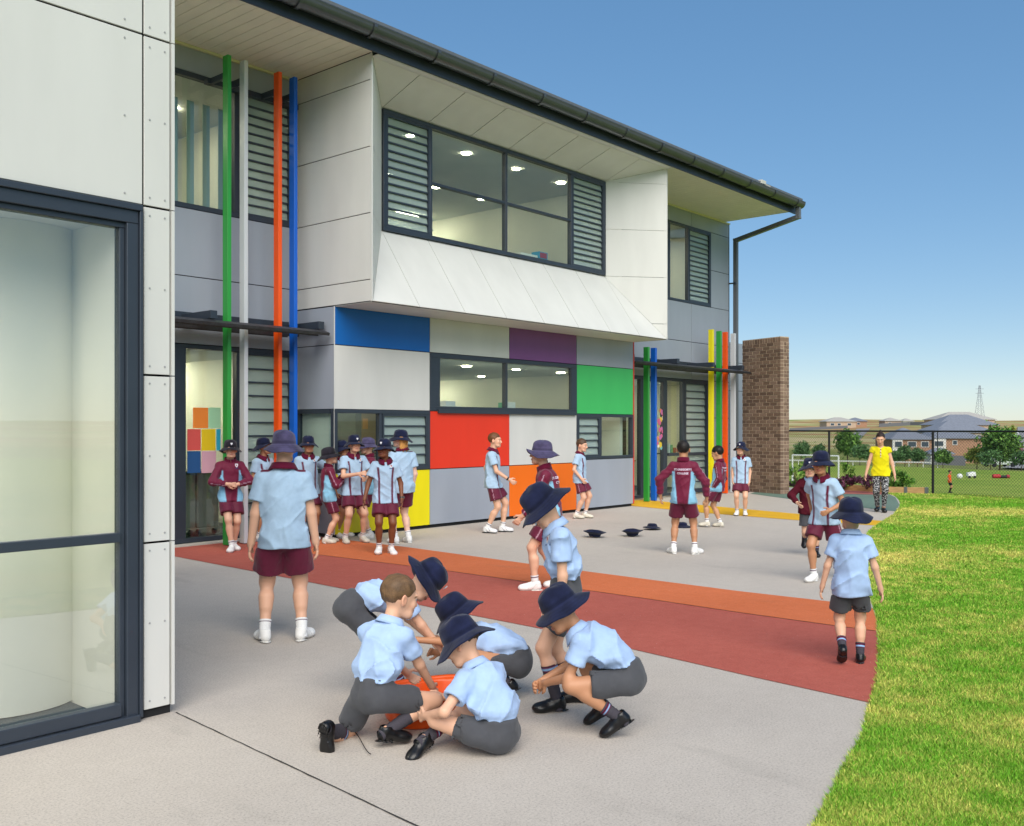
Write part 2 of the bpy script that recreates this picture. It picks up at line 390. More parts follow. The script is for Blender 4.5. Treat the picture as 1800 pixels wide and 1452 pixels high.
# ------------------------------------------------------------------ eaves: soffit boards, gutter, roof, downpipe
bw = .17
for (a, b) in ((XA, XL), (XR + .014, 22.36)):
    n = int((b - a) / bw); st = (b - a) / n
    for i in range(n):
        MB().box((a + st * i + .004, 10.22, ZS + .002), (a + st * (i + 1) - .004, yA - .03, ZS + .014)).build('soffit_board', M_SOFFIT, school)
box('soffit_backing', (XA, 10.22, ZS + .016), (22.36, yA, ZS + .03), M_BACK, school)
for a_, b_ in ((XA, XL), (XR + .02, XE)): box('soffit_trim', (a_, yA - .045, ZS - .035), (b_, yA - .003, ZS - .003), mat('trim_cream', 'd6d3a6', .5), school)
box('fascia', (XA, 10.19, 6.80), (22.40, 10.215, 7.06), M_DARK, school); box('bay_head', (XL, 10.22, 6.795), (XR, yB - .004, 6.806), P_WHITE, school)
gx0, gx1, gy, gz, gr = XA, 22.42, 10.065, 7.05, .118
prof = []
for k in range(13):
    t = math.pi * k / 12; prof.append((gy + gr * math.cos(t), gz - gr * 1.15 * math.sin(t)))
prof = prof + [(gy - gr - .008, gz + .012), (gy - gr + .006, gz + .016)] + [(gy + (gr - .006) * math.cos(math.pi * k / 12), gz - (gr - .006) * 1.15 * math.sin(math.pi * k / 12)) for k in range(12, -1, -1)]
mb = MB(); n = len(prof)
mb.add([(gx0, y, z) for y, z in prof] + [(gx1, y, z) for y, z in prof], [(i, (i + 1) % n, n + (i + 1) % n, n + i) for i in range(n)])
gut = mb.build('gutter', M_GUTTER, school, smooth=True)
x = 3.9
while x < gx1 - .1:
    mb = MB()
    pr = [(gy + (gr + .016) * math.cos(math.pi * k / 12), gz - (gr + .016) * 1.15 * math.sin(math.pi * k / 12)) for k in range(0, 13)]
    vs = [(x - .03, y, z) for y, z in pr] + [(x + .03, y, z) for y, z in pr]
    mb.add(vs, [(i, i + 1, 14 + i, 13 + i) for i in range(12)]); mb.build('gutter_bracket', M_GUTTER, gut); x += 1.21
MB().prism([(gx1, y, z) for y, z in prof[:13]], (.006, 0, 0)).build('gutter_end_cap', M_GUTTER, gut)
MB().prism([(XA, 10.02, 7.09), (XA, 18, 8.3), (XA, 18, 8.36), (XA, 10.02, 7.15)], (22.42 - XA, 0, 0)).build('roof', M_ROOF, school)
mb = MB()
def duct(mb, pts, a):
    pts = [np.array(p, float) for p in pts]
    for i in range(len(pts) - 1):
        d = pts[i + 1] - pts[i]; L = np.linalg.norm(d); d /= L
        s = np.array([1., 0, 0]) if abs(d[0]) < .9 else np.array([0, 1., 0]); u = np.cross(d, s); u /= np.linalg.norm(u); v = np.cross(d, u)
        mb.obox((pts[i] + pts[i + 1]) / 2, d * (L / 2 + a * .98), u * a, v * a)
duct(mb, [(22.28, 10.07, 6.93), (22.28, 10.07, 6.70), (22.66, 11.93, 6.42), (22.66, 11.93, .04)], .05); dp = mb.build('downpipe', mat('downpipe_grey', '62666b', .4), school)
box('pipe_clip', (22.54, 11.88, 5.3), (22.61, 12.07, 5.33), M_DARK, dp)
fl_ = thing('floodlight', (20.42, 10.05, 7.07), 'small pale floodlight box fixed on the roof gutter near its end', 'floodlight')
MB().box((20.2, 9.99, 7.10), (20.42, 10.10, 7.19)).build('lamp_housing', mat('lamp_housing', 'c4c2b8', .5), fl_, bevel=.008); MB().box((20.43, 10.0, 7.075), (20.66, 10.09, 7.13)).build('bracket', mat('lamp_bracket', 'a9a79f', .5), fl_, bevel=.006)

# ------------------------------------------------------------------ coloured posts and slatted sun canopies
for (x, c) in ((7.52, 'green'), (7.785, 'white'), (8.35, 'orange'), (8.62, 'blue')):
    box('post', (x - .03, yP - .06, .012), (x + .03, yP + .06, 6.68), POSTC[c], school, bevel=.004)
    box('post_bracket', (x - .02, yP + .061, 6.38), (x + .02, yA - .013, 6.46), M_DARK, school)
for (x, c, zt) in ((17.97, 'green', 3.37), (18.26, 'blue', 3.37), (20.80, 'yellow', 3.97), (21.18, 'green', 3.96), (21.49, 'orange', 3.96), (21.90, 'white', 3.955)):
    box('post', (x - .035, yP - .06, .012), (x + .035, yP + .06, zt), POSTC[c], school, bevel=.004)
box('post_rail', (7.45, yA - .12, 6.38), (8.98, yA - .02, 6.45), M_DARK, school)
def canopy(x0, x1, outs):
    mb = MB(); y = 11.28
    o = None
    for k, yy in enumerate((11.26, 11.42, 11.78, 11.95)):
        s = MB().obox(((x0 + x1 - .05 * k) / 2, yy, 2.985), ((x1 - x0 - .10 * k) / 2, 0, 0), (0, .062, .022), (0, -.007, .020))
        if o is None: o = s.build('sun_canopy', M_CANOPY, school)
        else: s.build('canopy_slat', M_CANOPY, o)
    for xo in outs: MB().box((xo - .05, 11.33, 3.045), (xo + .05, yA - .013, 3.155)).build('canopy_arm', M_DARK, o, bevel=.004)
    box('canopy_rail', (x0 + .1, yA - .05, 3.06), (x1 - .1, yA - .011, 3.19), M_DARK, o)
canopy(5.6, 8.96, (6.0, 7.15, 8.92)); canopy(16.92, 22.05, (17.05, 18.85, 20.45, 21.9))

# ------------------------------------------------------------------ rooms seen through the windows
room = MB()
def room_box(x0, x1, y0, y1, z0, z1):
    box('room_wall', (x0, y1, z0), (x1, y1 + .1, z1), M_ROOMW, school); box('room_wall', (x0 - .1, y0, z0), (x0 - .001, y1, z1), M_ROOMW, school); box('room_wall', (x1 + .001, y0, z0), (x1 + .1, y1, z1), M_ROOMW, school)
    box('room_ceiling', (x0, y0, z1 + .001), (x1, y1, z1 + .05), M_ROOMC, school); box('room_floor', (x0, y0, z0 - .06), (x1, y1, z0 - .001), M_CARPET, school)
room_box(9.2, 16.62, yC + .2, 17.2, .05, 2.74); room_box(3.4, 9.05, yA + .2, 17.3, .045, 2.735); room_box(16.8, 22.4, yA + .2, 16.2, .04, 2.745)
room_box(9.2, 16.62, yW + .2, 17.25, 3.6, 6.62); room_box(3.4, 9.05, yA + .2, 17.35, 3.605, 6.63); room_box(16.8, 22.4, yA + .2, 16.25, 3.61, 6.64)
for (x0, x1, ya, yb, zc) in ((9.2, 16.6, 12.2, 16.6, 2.74), (9.2, 16.6, 12.2, 16.6, 6.62)):
    for i, x in enumerate(np.linspace(x0 + .9, x1 - .9, 5)):
        for j, y in enumerate(np.linspace(ya, yb, 3)):
            if (i + j) % 2: MB().bar((x, y, zc - .012), (x, y, zc - .002), .07, 16).build('ceiling_light_or_fill', M_LAMP, school)
            elif j == 2: box('ceiling_light_or_fill', (x - .45, y - .05, zc - .03), (x + .45, y + .05, zc - .002), M_LAMP, school)
            else: MB().bar((x, y, zc - .012), (x, y, zc - .002), .085, 16).build('ceiling_light_or_fill', M_LAMP, school)
for (x, y, zc) in ((7.6, 14, 2.735), (8.4, 15.6, 2.735), (7.6, 14, 6.63), (5.6, 14.5, 6.63), (17.9, 14, 2.745), (20.3, 14, 2.745), (18.2, 14, 6.64), (20.6, 14, 6.64)):
    box('ceiling_light_or_fill', (x - .55, y - .06, zc - .03), (x + .55, y + .06, zc - .002), M_LAMP, school)
M_DOORIN = mat('inner_door', '5d6a70', .6, var=.05)
for (x, z) in ((12.9, .05), (15.1, .05), (13.6, 3.6)): box('inner_partition', (x, 15.3, z), (x + .16, 17.1, z + 2.5), M_DOORIN, school)
rp = random.Random(9)
for (x0, x1, yb, z0) in ((9.4, 16.4, 17.19, 1.0), (9.4, 16.4, 17.24, 4.7), (3.6, 8.9, 17.29, 1.0), (17.0, 22.2, 16.19, 1.0), (17.0, 22.2, 16.24, 4.7)):
    x = x0
    while x < x1 - 1.2:
        w_ = rp.uniform(.6, 1.4); bd = box('pin_board', (x, yb - .03, z0), (x + w_, yb - .002, z0 + 1.1), mat('board_' + str(int(w_ * 3) % 3), ['8a7f6a', '6f7f86', '9a948a'][int(w_ * 3) % 3], .9), school)
        for k in range(4):
            px_ = x + .06 + (w_ - .3) * k / 4; pz = z0 + rp.uniform(.1, .7); c = rp.choice(['c9c6bc', 'b58a5a', '7a9a8a', 'a9b4c4']); box('pinned_paper', (px_, yb - .034, pz), (px_ + .16, yb - .031, pz + .24), mat('pinned_' + c, c, .9), bd)
        x += w_ + rp.uniform(.3, .9)
for (x, y, z0) in ((11.6, 13.6, .05), (13.4, 14.2, .05), (11.4, 14.4, 3.6), (13.2, 13.6, 3.6), (14.9, 14.6, 3.6), (18.6, 13.6, .04), (20.6, 14.4, .04)):
    tb = box('classroom_table', (x, y, z0 + .68), (x + 1.2, y + .6, z0 + .72), mat('table_top', 'b5a68c', .5), school)
    for dx in (.05, 1.11):
        for dy in (.05, .51): box('table_leg', (x + dx, y + dy, z0), (x + dx + .04, y + dy + .04, z0 + .679), M_DARK, tb)
# blind strips hanging behind the upper left window
M_BLIND = mat('blind_pale', '9fb0ac', .7)
for k in range(7): box('blind_strip', (6.35 + k * .25, yA + .25, 4.66), (6.46 + k * .25, yA + .262, 6.2), M_BLIND, school)

# ------------------------------------------------------------------ the white block in front, on the left
block = thing('white_building', (1.5, 7, 0), 'white clad corner block with a large dark framed window, left foreground', 'building')
BK = MB(); yL, XK = 5.02, 2.913
zb = [.045, .968, 1.894, 2.824, 3.764, 4.70, 5.64]
for i in range(6): panel(2.728, 2.892, zb[i], zb[i + 1], yL, P_WHITE, block)
for i in range(3, 6):
    panel(1.15, 2.728, zb[i], zb[i + 1], yL, P_WHITE, block); panel(-.9, 1.15, zb[i], zb[i + 1], yL, P_WHITE, block)
for i in range(6): box('corner_trim', (2.896, yL - .006, zb[i] + .003), (XK, yL + .05, zb[i + 1] - .003), P_WHITE, block)
xpan = MB().box((XK - .03, yL + .051, .045), (XK - .004, 9.2, 5.64)).build('side_wall', P_WHITE, block)
BK.build('wall_backing', M_BACK, block)
box('plinth', (2.73, yL + .02, -.02), (2.9, yL + .1, .045), M_BACK, block)
for (xa, xb, zz) in [(2.765, 2.855, z_ + d) for z_ in zb[:5] for d in (.05, .48, .88)]:
    for x in (xa, xb): MB().bar((x, yL - .003, zz), (x, yL + .003, zz), .0055, 8).build('rivet', M_RIVET, block)
for x in (1.23, 1.9, 2.62):
    for z_ in zb[3:6]:
        for d in (.05, .47, .89): MB().bar((x, yL - .003, z_ + d), (x, yL + .003, z_ + d), .0055, 8).build('rivet', M_RIVET, block)
mb = MB()   # stepped window frame
X0, X1, Z1 = -.9, 2.718, 2.822
mb.box((X0, yL - .022, Z1 - .035), (X1, yL + .03, Z1)); mb.box((X0, yL - .004, Z1 - .105), (X1 - .02, yL + .05, Z1 - .036)); mb.box((X0, yL + .02, Z1 - .135), (X1 - .08, yL + .08, Z1 - .106))
mb.box((X1 - .018, yL - .022, .02), (X1, yL + .03, Z1 - .036)); mb.box((X1 - .085, yL - .004, .02), (X1 - .019, yL + .05, Z1 - .106)); mb.box((X1 - .115, yL + .02, .02), (X1 - .086, yL + .08, Z1 - .136))
mb.box((X0, yL - .006, .045), (X1 - .116, yL + .06, .115)); mb.box((X0, yL - .03, -.01), (X1 - .02, yL + .02, .040)); mb.box((X0, yL + .005, .985), (X1 - .116, yL + .06, 1.035))
lw = mb.build('window', M_DARK, block, bevel=.003)
M_GLASSN = glass_mat('shopfront_glass', (.93, .945, .925), f0=.10)
box('pane', (X0, yL + .045, .116), (X1 - .117, yL + .051, .984), M_GLASSN, lw); box('pane', (X0, yL + .045, 1.036), (X1 - .117, yL + .051, Z1 - .136), M_GLASSN, lw)
M_INW = mat('inner_plaster', 'deddd6', .8, var=.02, vscale=2)
box('room_wall', (2.62, yL + .085, 0), (2.88, 8.2, 2.75), M_INW, block); box('room_wall', (-2.2, 8.2, 0), (2.88, 8.3, 2.75), M_INW, block)
box('room_ceiling', (-2.2, yL + .085, 2.751), (2.88, 8.3, 2.8), M_INW, block); box('room_floor', (-2.2, yL + .04, -.04), (2.61, 8.2, .012), M_CARPET, block)
pc = gp(128, 1236); cc_ = pc - RT * .44 + FW * .02
mb = MB(); mb.bar((cc_[0], cc_[1], .02), (cc_[0], cc_[1], 2.75), .44, 64, caps=False); mb.build('round_column', M_INW, block, smooth=True)
for (x, y) in ((.6, 5.6), (-.4, 6.6)): box('ceiling_light_or_fill', (x - .3, y - .3, 2.735), (x + .3, y + .3, 2.749), mat('ceiling_fill_glow', 'fff3d8', .5, emit='fff4e0', estr=16.0), block)  # glowing squares added as fill to brighten the column and room

# ------------------------------------------------------------------ brick wall at the far end
M_MORTAR = mat('mortar', 'b9a58d', .95, var=.1, vscale=60)
BR = [mat('brick_%s' % n, c, .85, var=.14, vscale=45, bump=.35, bscale=70) for n, c in (('brown', '725c4c'), ('tan', '7d6654'), ('dark', '665143'), ('pink', '866f5e'))]
bwall = thing('brick_wall', (22.2, 10.5, 0), 'brown brick wing wall standing at the far end of the school', 'wall')
bo = np.array([22.16, 10.47, 0.0]); bu = np.array([.337, .9415, 0.0]); bv_ = np.array([.9415, -.337, 0.0])
BLn, BTh, NC = 1.33, .29, 44
CH = .0862
MB().obox(bo + bu * BLn / 2 + bv_ * BTh / 2 + UP * 3.84 / 2, bu * (BLn / 2 - .006), bv_ * (BTh / 2 - .006), UP * (3.84 / 2 - .004)).build('mortar_core', M_MORTAR, bwall)
def brick_mesh(L, W, Hh):
    me = MB().box((-L / 2, -W / 2, -Hh / 2), (L / 2, W / 2, Hh / 2)).mesh('brick'); bm = bmesh.new(); bm.from_mesh(me)
    bmesh.ops.bevel(bm, geom=bm.edges[:], offset=.003, segments=1, affect='EDGES'); bm.to_mesh(me); bm.free(); return me
BMESH = {}
rest = MB(); cnt = 0
ang = math.atan2(bu[1], bu[0]); rb = random.Random(3)
def put_brick(p, L, W, Hh, along, mi):
    global cnt
    key = (round(L, 3), round(W, 3), round(Hh, 3), mi)
    if cnt >= 300:
        a = bu if along else bv_; b = bv_ if along else bu
        rest.obox(p, a * L / 2, b * W / 2, UP * Hh / 2, mi); return
    if key not in BMESH:
        BMESH[key] = brick_mesh(L, W, Hh); BMESH[key].materials.append(BR[mi])
    o = bpy.data.objects.new('brick', BMESH[key]); COL.objects.link(o); o.parent = bwall
    o.matrix_parent_inverse = Matrix.Translation(-Vector(bwall.location)); o.location = p + (bu * rb.uniform(-1, 1) + bv_ * rb.uniform(-1, 1)) * .0012
    o.rotation_euler = (0, 0, ang if along else ang - math.pi / 2); cnt += 1
for c in range(NC - 1, -1, -1):
    z_ = .005 + CH * c + .038
    if c == NC - 1:     # brick-on-edge top course
        nb = int(BLn / .0862)
        for i in range(nb): put_brick(bo + bu * (.0431 + i * BLn / nb) + bv_ * BTh / 2 + UP * (z_ + .012), .076, BTh - .002, .110, True, rb.randrange(4))
        continue
    s = -(.115 if c % 2 else 0); 
    while s < BLn - .02:
        a, b = max(0, s), min(BLn, s + .230)
        if b - a > .03: put_brick(bo + bu * (a + b) / 2 + bv_ * .055 + UP * z_, b - a - .010 if a > 0 else b - a - .005, .112, .076, True, rb.randrange(4))
        s += .240
    t0 = .12
    if c % 2: put_brick(bo + bu * .055 + bv_ * .2035 + UP * z_, .225 if False else .165, .112, .076, False, rb.randrange(4))
    else:
        put_brick(bo + bu * .055 + bv_ * (.12 + .04) + UP * z_, .07, .112, .076, False, rb.randrange(4)); put_brick(bo + bu * .055 + bv_ * (.205 + .042) + UP * z_, .08, .112, .076, False, rb.randrange(4))
if rest.v: tag(rest.build('brick_courses', BR, bwall), kind='stuff')

# ------------------------------------------------------------------ things in the windows
def sheet(px0, px1, py0, py1, col, lab):
    a, b = onY(px0, py0, yA + .028), onY(px1, py1, yA + .028)
    o = box('paper_sheet', (a[0] + .002, yA + .027, b[2] + .002), (b[0] - .002, yA + .0285, a[2] - .002), mat('paper_' + col, col, .8), None)
    tag(o, lab, 'paper', 'coloured papers on the window')
sheet(339, 366, 716, 753, 'f28a33', 'orange paper on the left window, top row'); sheet(366, 388, 716, 753, 'a9dcae', 'mint green paper on the left window, top row')
sheet(329, 353, 754, 792, 'd9564f', 'coral red paper on the left window, middle row'); sheet(354, 379, 754, 792, 'e5c413', 'yellow paper on the left window'); sheet(380, 388, 754, 792, '2ba6bd', 'narrow teal paper beside the yellow one on the left window')
sheet(329, 353, 793, 831, '1f5288', 'dark blue paper on the left window, bottom row'); sheet(354, 380, 793, 831, 'd3a3b0', 'pale pink paper on the left window, bottom row')
cab = thing('storage_cabinet', (7.4, 12.9, .05), 'grey cabinet on castors behind the left ground-floor window', 'cabinet')
M_CAB = mat('cabinet_grey', '84847d', .5, var=.04)
MB().box((7.25, 12.55, .17), (7.62, 13.2, .95)).build('cabinet_body', M_CAB, cab, bevel=.008); MB().box((7.64, 12.55, .17), (8.0, 13.2, .95)).build('cabinet_body', M_CAB, cab, bevel=.008); MB().box((7.2, 12.5, .955), (8.05, 13.25, .99)).build('counter_top', M_DARK, cab)
for x in (7.3, 7.57, 7.69, 7.95): MB().bar((x - .015, 12.6, .10), (x + .015, 12.6, .10), .045, 12).build('castor', M_DARK, cab)
gar = thing('paper_garland', (19.0, yA, 1.3), 'string of coloured paper circles stuck on the glass door', 'garland')
rg = random.Random(5); pal = ['e7c43a', 'd46a8a', '6fb3b8', 'e5e0d0', 'a8c84a', 'd98a5a', 'c46fa5']
for i in range(26):
    p = onY(1160 + rg.uniform(-4, 4) + 4 * math.sin(i * .5), 722 + i * 2.6, yA + .02); c = rg.choice(pal); q = np.array([p[0], yA + .018 - .0016 * (i % 5), p[2]])
    MB().bar(q, q + np.array([0, -.0014, 0]), rg.uniform(.04, .07), 12).build('paper_circle', mat('garland_' + c, c, .8), gar)
bk_ = thing('book_stack', (20.0, yA + .2, 1.02), 'books and folders standing on the sill right of the glass door', 'books')
for i, (w_, h_, c) in enumerate(((.12, .32, 'd9d9d4'), (.05, .2, '3a8a70'), (.05, .22, 'cfd6cf'), (.05, .19, '4f9a80'), (.08, .12, '9a2f4a'))):
    x = 19.66 + i * .12; box('book', (x, yA + .14, 1.02), (x + w_, yA + .36, 1.02 + h_), mat('book_' + c, c, .7), bk_)
box('shelf', (19.62, yA + .12, .99), (20.3, yA + .4, 1.018), M_DARK, bk_)
def sill_item(name, lab, cat, parts):
    c = np.mean([p[0] for p in parts], 0); t = thing(name, tuple(c), lab, cat)
    for lo, hi, m, nm in parts: box(nm, lo, hi, m, t, bevel=.006)
    return t
sill_item('model_house', 'small white frame model standing in the upper bay window', 'model', [((11.05, yW + .25, 4.75), (11.07, yW + .27, 5.03), M_INW, 'upright'), ((11.27, yW + .25, 4.70), (11.29, yW + .27, 5.00), M_INW, 'upright'), ((11.0, yW + .25, 5.03), (11.33, yW + .275, 5.055), M_INW, 'rail'), ((11.0, yW + .24, 4.86), (11.33, yW + .275, 4.88), M_INW, 'rail')])
sill_item('box_pile', 'white box with a blue and red package on top in the bay window', 'boxes', [((13.6, yW + .3, 4.69), (14.1, yW + .6, 4.83), M_INW, 'carton'), ((14.15, yW + .3, 4.69), (14.4, yW + .5, 4.92), mat('pack_blue', '2f8fb5', .6), 'package'), ((14.16, yW + .29, 4.80), (14.36, yW + .299, 4.9), mat('pack_red', 'a03040', .6), 'package_label')])
sill_item('paper_tray', 'white paper tray on the sill of the ground-floor centre window', 'tray', [((11.5, yC + .25, 1.96), (11.95, yC + .5, 1.98), M_INW, 'tray'), ((11.62, yC + .28, 1.98), (11.85, yC + .45, 2.06), mat('cloth_white', 'd5d5d8', .9), 'cloth')])
sill_item('tissue_box', 'white and green tissue box in the ground-floor centre window', 'box', [((13.0, yC + .2, 1.96), (13.1, yC + .34, 2.06), mat('green_box', '4f9a78', .7), 'carton'), ((13.11, yC + .2, 1.96), (13.32, yC + .34, 2.07), M_INW, 'carton')])
box('counter', (11.0, yC + .2, 1.90), (14.9, yC + .7, 1.955), M_ROOMW, school); box('counter', (10.0, yW + .2, 4.60), (15.8, yW + .7, 4.685), M_ROOMW, school)
# ================================================================== ground, lawn, terrain
FP = np.array([24.75, 7.72]); FU = np.array([.287, .958]); FN = np.array([.958, -.287])      # fence line
HS = [-1e4, .6, 8, 70, 78, 150, 165, 200, 400, 430, 3000]; HZ = [-.07, -.07, -2.5, -2.5, -2.9, -5.5, -5.5, -4.5, 5.3, 5.7, 3.0]
def terr(x, y):
    s = (np.asarray(x) - FP[0]) * FN[0] + (np.asarray(y) - FP[1]) * FN[1]
    t = (np.asarray(x) - FP[0]) * FU[0] + (np.asarray(y) - FP[1]) * FU[1]
    return np.interp(s, HS, HZ) + np.where(s > 210, np.clip((s - 210) / 150, 0, 1) * (.8 * np.sin(t * .021) + .4 * np.sin(t * .055 + 1)), 0)
def onT(px, D): p = CAM + (FW + RT * ((px - CX) / FPX)) * D; return np.array([p[0], p[1], float(terr(p[0], p[1]))])
def node_mat(name, build):
    m = bpy.data.materials.new(name); m.use_nodes = True; MATS[name] = m; t = m.node_tree
    build(t.nodes, t.links, t.nodes['Principled BSDF']); return m
def noise(N, L, co, scale, detail=4, rough=.5, stretch=None):
    if stretch:
        mp = N.new('ShaderNodeMapping'); mp.inputs['Scale'].default_value = stretch; L.new(co, mp.inputs[0]); co = mp.outputs[0]
    n = N.new('ShaderNodeTexNoise'); n.inputs['Scale'].default_value = scale; n.inputs['Detail'].default_value = detail; n.inputs['Roughness'].default_value = rough
    L.new(co, n.inputs['Vector']); return n.outputs[0]
def ramp(N, L, fac, stops):
    r = N.new('ShaderNodeValToRGB'); e = r.color_ramp.elements
    while len(e) < len(stops): e.new(.5)
    for i, (p, c) in enumerate(stops): e[i].position = p; e[i].color = (*lin(c), 1)
    L.new(fac, r.inputs[0]); return r.outputs[0]
def mixc(N, L, fac, a, b, mode='MIX'):
    m = N.new('ShaderNodeMixRGB'); m.blend_type = mode
    if isinstance(fac, float): m.inputs[0].default_value = fac
    else: L.new(fac, m.inputs[0])
    for i, c in ((1, a), (2, b)):
        if isinstance(c, str): m.inputs[i].default_value = (*lin(c), 1)
        else: L.new(c, m.inputs[i])
    return m.outputs[0]
def paving_mat(name, base, grit, stain, speck=.5):
    def b(N, L, p):
        co = N.new('ShaderNodeTexCoord').outputs['Object']
        big = ramp(N, L, noise(N, L, co, .55, 6, .6), [(.3, stain), (.62, base)])
        mid = noise(N, L, co, 9, 6, .65)
        c = mixc(N, L, .22, big, ramp(N, L, mid, [(.35, stain), (.65, grit)]))
        g = noise(N, L, co, 85, 5, .85)
        c = mixc(N, L, speck * .8, c, ramp(N, L, g, [(.36, '3c3a38'), (.5, base), (.66, grit)]), 'MIX')
        v = N.new('ShaderNodeTexVoronoi'); v.inputs['Scale'].default_value = 26; L.new(co, v.inputs['Vector'])
        lt = N.new('ShaderNodeMath'); lt.operation = 'LESS_THAN'; lt.inputs[1].default_value = .07; L.new(v.outputs['Distance'], lt.inputs[0])
        sp = N.new('ShaderNodeMath'); sp.operation = 'MULTIPLY'; L.new(lt.outputs[0], sp.inputs[0]); L.new(ramp(N, L, noise(N, L, co, 2.5), [(.52, '000000'), (.6, 'ffffff')]), sp.inputs[1])
        c = mixc(N, L, sp.outputs[0], c, 'd8d2c8')
        # faint scuffs and dirt runs
        sc = ramp(N, L, noise(N, L, co, 3.0, 5, .6, (1, .22, 1)), [(.60, '000000'), (.74, 'ffffff')])
        c = mixc(N, L, mixc(N, L, .16, '000000', sc), c, '6b665f')
        L.new(c, p.inputs['Base Color']); p.inputs['Roughness'].default_value = .85; p.inputs['Specular IOR Level'].default_value = .25
        bp = N.new('ShaderNodeBump'); bp.inputs['Strength'].default_value = .35; bp.inputs['Distance'].default_value = .004; L.new(g, bp.inputs['Height']); L.new(bp.outputs[0], p.inputs['Normal'])
    return node_mat(name, b)
M_PAVE = paving_mat('concrete_paving', 'bfb6ab', 'd0c8bd', 'aea59b')
M_REDP = paving_mat('red_paving', 'b25a4b', 'c47466', '9f4c3f', .35); M_ORGP = paving_mat('orange_paving', 'd06f42', 'dc845c', 'c06236', .35)
M_YELP = paving_mat('yellow_paving', 'e0ab1c', 'e8bb3a', 'cf9c18', .25); M_GRNP = paving_mat('green_paving', '6c8274', '7f9486', '5c7266', .4); M_PINKP = paving_mat('pink_paving', 'b06a62', 'bd7c74', '9f5c54', .35)
def sheet_poly(name, pts, z, m, thick=0.0):
    from mathutils.geometry import tessellate_polygon
    P = [Vector((float(p[0]), float(p[1]), z)) for p in pts]; tri = tessellate_polygon([P])
    me = bpy.data.meshes.new(name); me.from_pydata(P, [], [tuple(t) for t in tri])
    bm = bmesh.new(); bm.from_mesh(me); bmesh.ops.recalc_face_normals(bm, faces=bm.faces[:])
    for f in bm.faces:
        if f.normal.z < 0: f.normal_flip()
    bm.to_mesh(me); bm.free()
    return tag(link(name, me, m), kind='structure')
def catmull(P, n=8):
    P = [np.array(p, float) for p in P]; Q = [2 * P[0] - P[1]] + P + [2 * P[-1] - P[-2]]; out = []
    for i in range(1, len(Q) - 2):
        for k in range(n):
            t = k / n; a, b, c, d = Q[i - 1], Q[i], Q[i + 1], Q[i + 2]
            out.append(.5 * ((2 * b) + (-a + c) * t + (2 * a - 5 * b + 4 * c - d) * t * t + (-a + 3 * b - 3 * c + d) * t ** 3))
    out.append(P[-1]); return out
EDGE_PX = [(1430.8, 1452), (1462, 1392), (1486.8, 1339), (1511.7, 1298.9), (1528.8, 1235), (1541.3, 1193), (1544.4, 1140), (1541.3, 1090), (1533.5, 1062), (1519, 1010), (1514, 965), (1527, 934.5), (1551.9, 915.9), (1572.6, 901.4), (1581.9, 886), (1574.6, 873.6), (1562, 868.4)]
ew = [gp(*p)[:2] for p in EDGE_PX]
near = [ew[0] - (ew[1] - ew[0]) * 9 + np.array([-.5, 0]), ew[0] - (ew[1] - ew[0]) * 3.2]
EDGE = catmull(near + ew, 8)
bedA = gp(1628, 868)[:2]; bedB = gp(1556, 866.5)[:2]; bedC = gp(1470, 861)[:2]; bedD = gp(1395, 857)[:2]
pav = [tuple(p) for p in EDGE] + [tuple(bedB), tuple(bedC), tuple(bedD), (25.2, 13.0), (25.2, 17.5), (-6, 17.5), (-6, -4)]
sheet_poly('paving', pav, 0.0, M_PAVE)
def edge_between(ya, yb): return [gp(*p)[:2] for p in EDGE_PX if ya <= p[1] <= yb]
def G(L): return [gp(*p)[:2] for p in L]
lower = [(307, 978.4), (460, 1007.5), (609, 1036.5), (752, 1067), (960, 1107.4), (1130, 1146), (1330, 1192), (1529.5, 1236)]
midl = [(541, 973.6), (766, 1001.3), (953, 1027.5), (1130, 1052.5), (1300, 1077.8), (1468, 1101), (1541, 1110.5)]
upl = [(600, 949), (717.8, 963), (947, 994.5), (1130, 1018.5), (1300, 1040.5), (1462, 1059), (1533.8, 1070)]
fr_ = [(1529.5, 1236), (1541.3, 1193), (1544.4, 1140)]
red = G(lower[1:]) + G([(1541.0, 1193), (1544, 1140), (1541, 1110.5)]) + G(midl[::-1][1:]) + [np.array([8.75, 11.16]), np.array([9.02, 11.16]), np.array([9.02, 11.90]), np.array([6.2, 11.90])] + [gp(300, 977)[:2]]
sheet_poly('red_path_band', red, .004, M_REDP)
org = G(midl) + G([(1540.8, 1090), (1533.8, 1070)]) + G(upl[::-1][1:]) + [np.array([9.05, 11.15]), np.array([8.75, 11.15])]
sheet_poly('orange_path_band', org, .008, M_ORGP)
yel = G([(1112, 889.6), (1240, 902), (1412, 915.5), (1540, 924)]) + G([(1551.5, 916)]) + G([(1412, 904.4), (1230, 887.8), (1176, 883), (1143, 879.5)]) + [np.array([18.5, 12.0]), np.array([16.86, 12.0]), np.array([16.86, 11.2])]
sheet_poly('yellow_path_band', yel, .004, M_YELP)
sheet_poly('green_path_area', G([(1319, 868), (1412, 880.6), (1471, 888), (1575, 899), (1581, 887), (1574, 874.5), (1562, 869), (1545, 870.2), (1480, 868.6), (1400, 867), (1340, 861)]), .004, M_GRNP)
sheet_poly('pink_path', G([(1400, 866.6), (1480, 868.3), (1545, 869.9), (1560, 868.2)]) + [bedB, bedC, bedD], .008, M_PINKP)
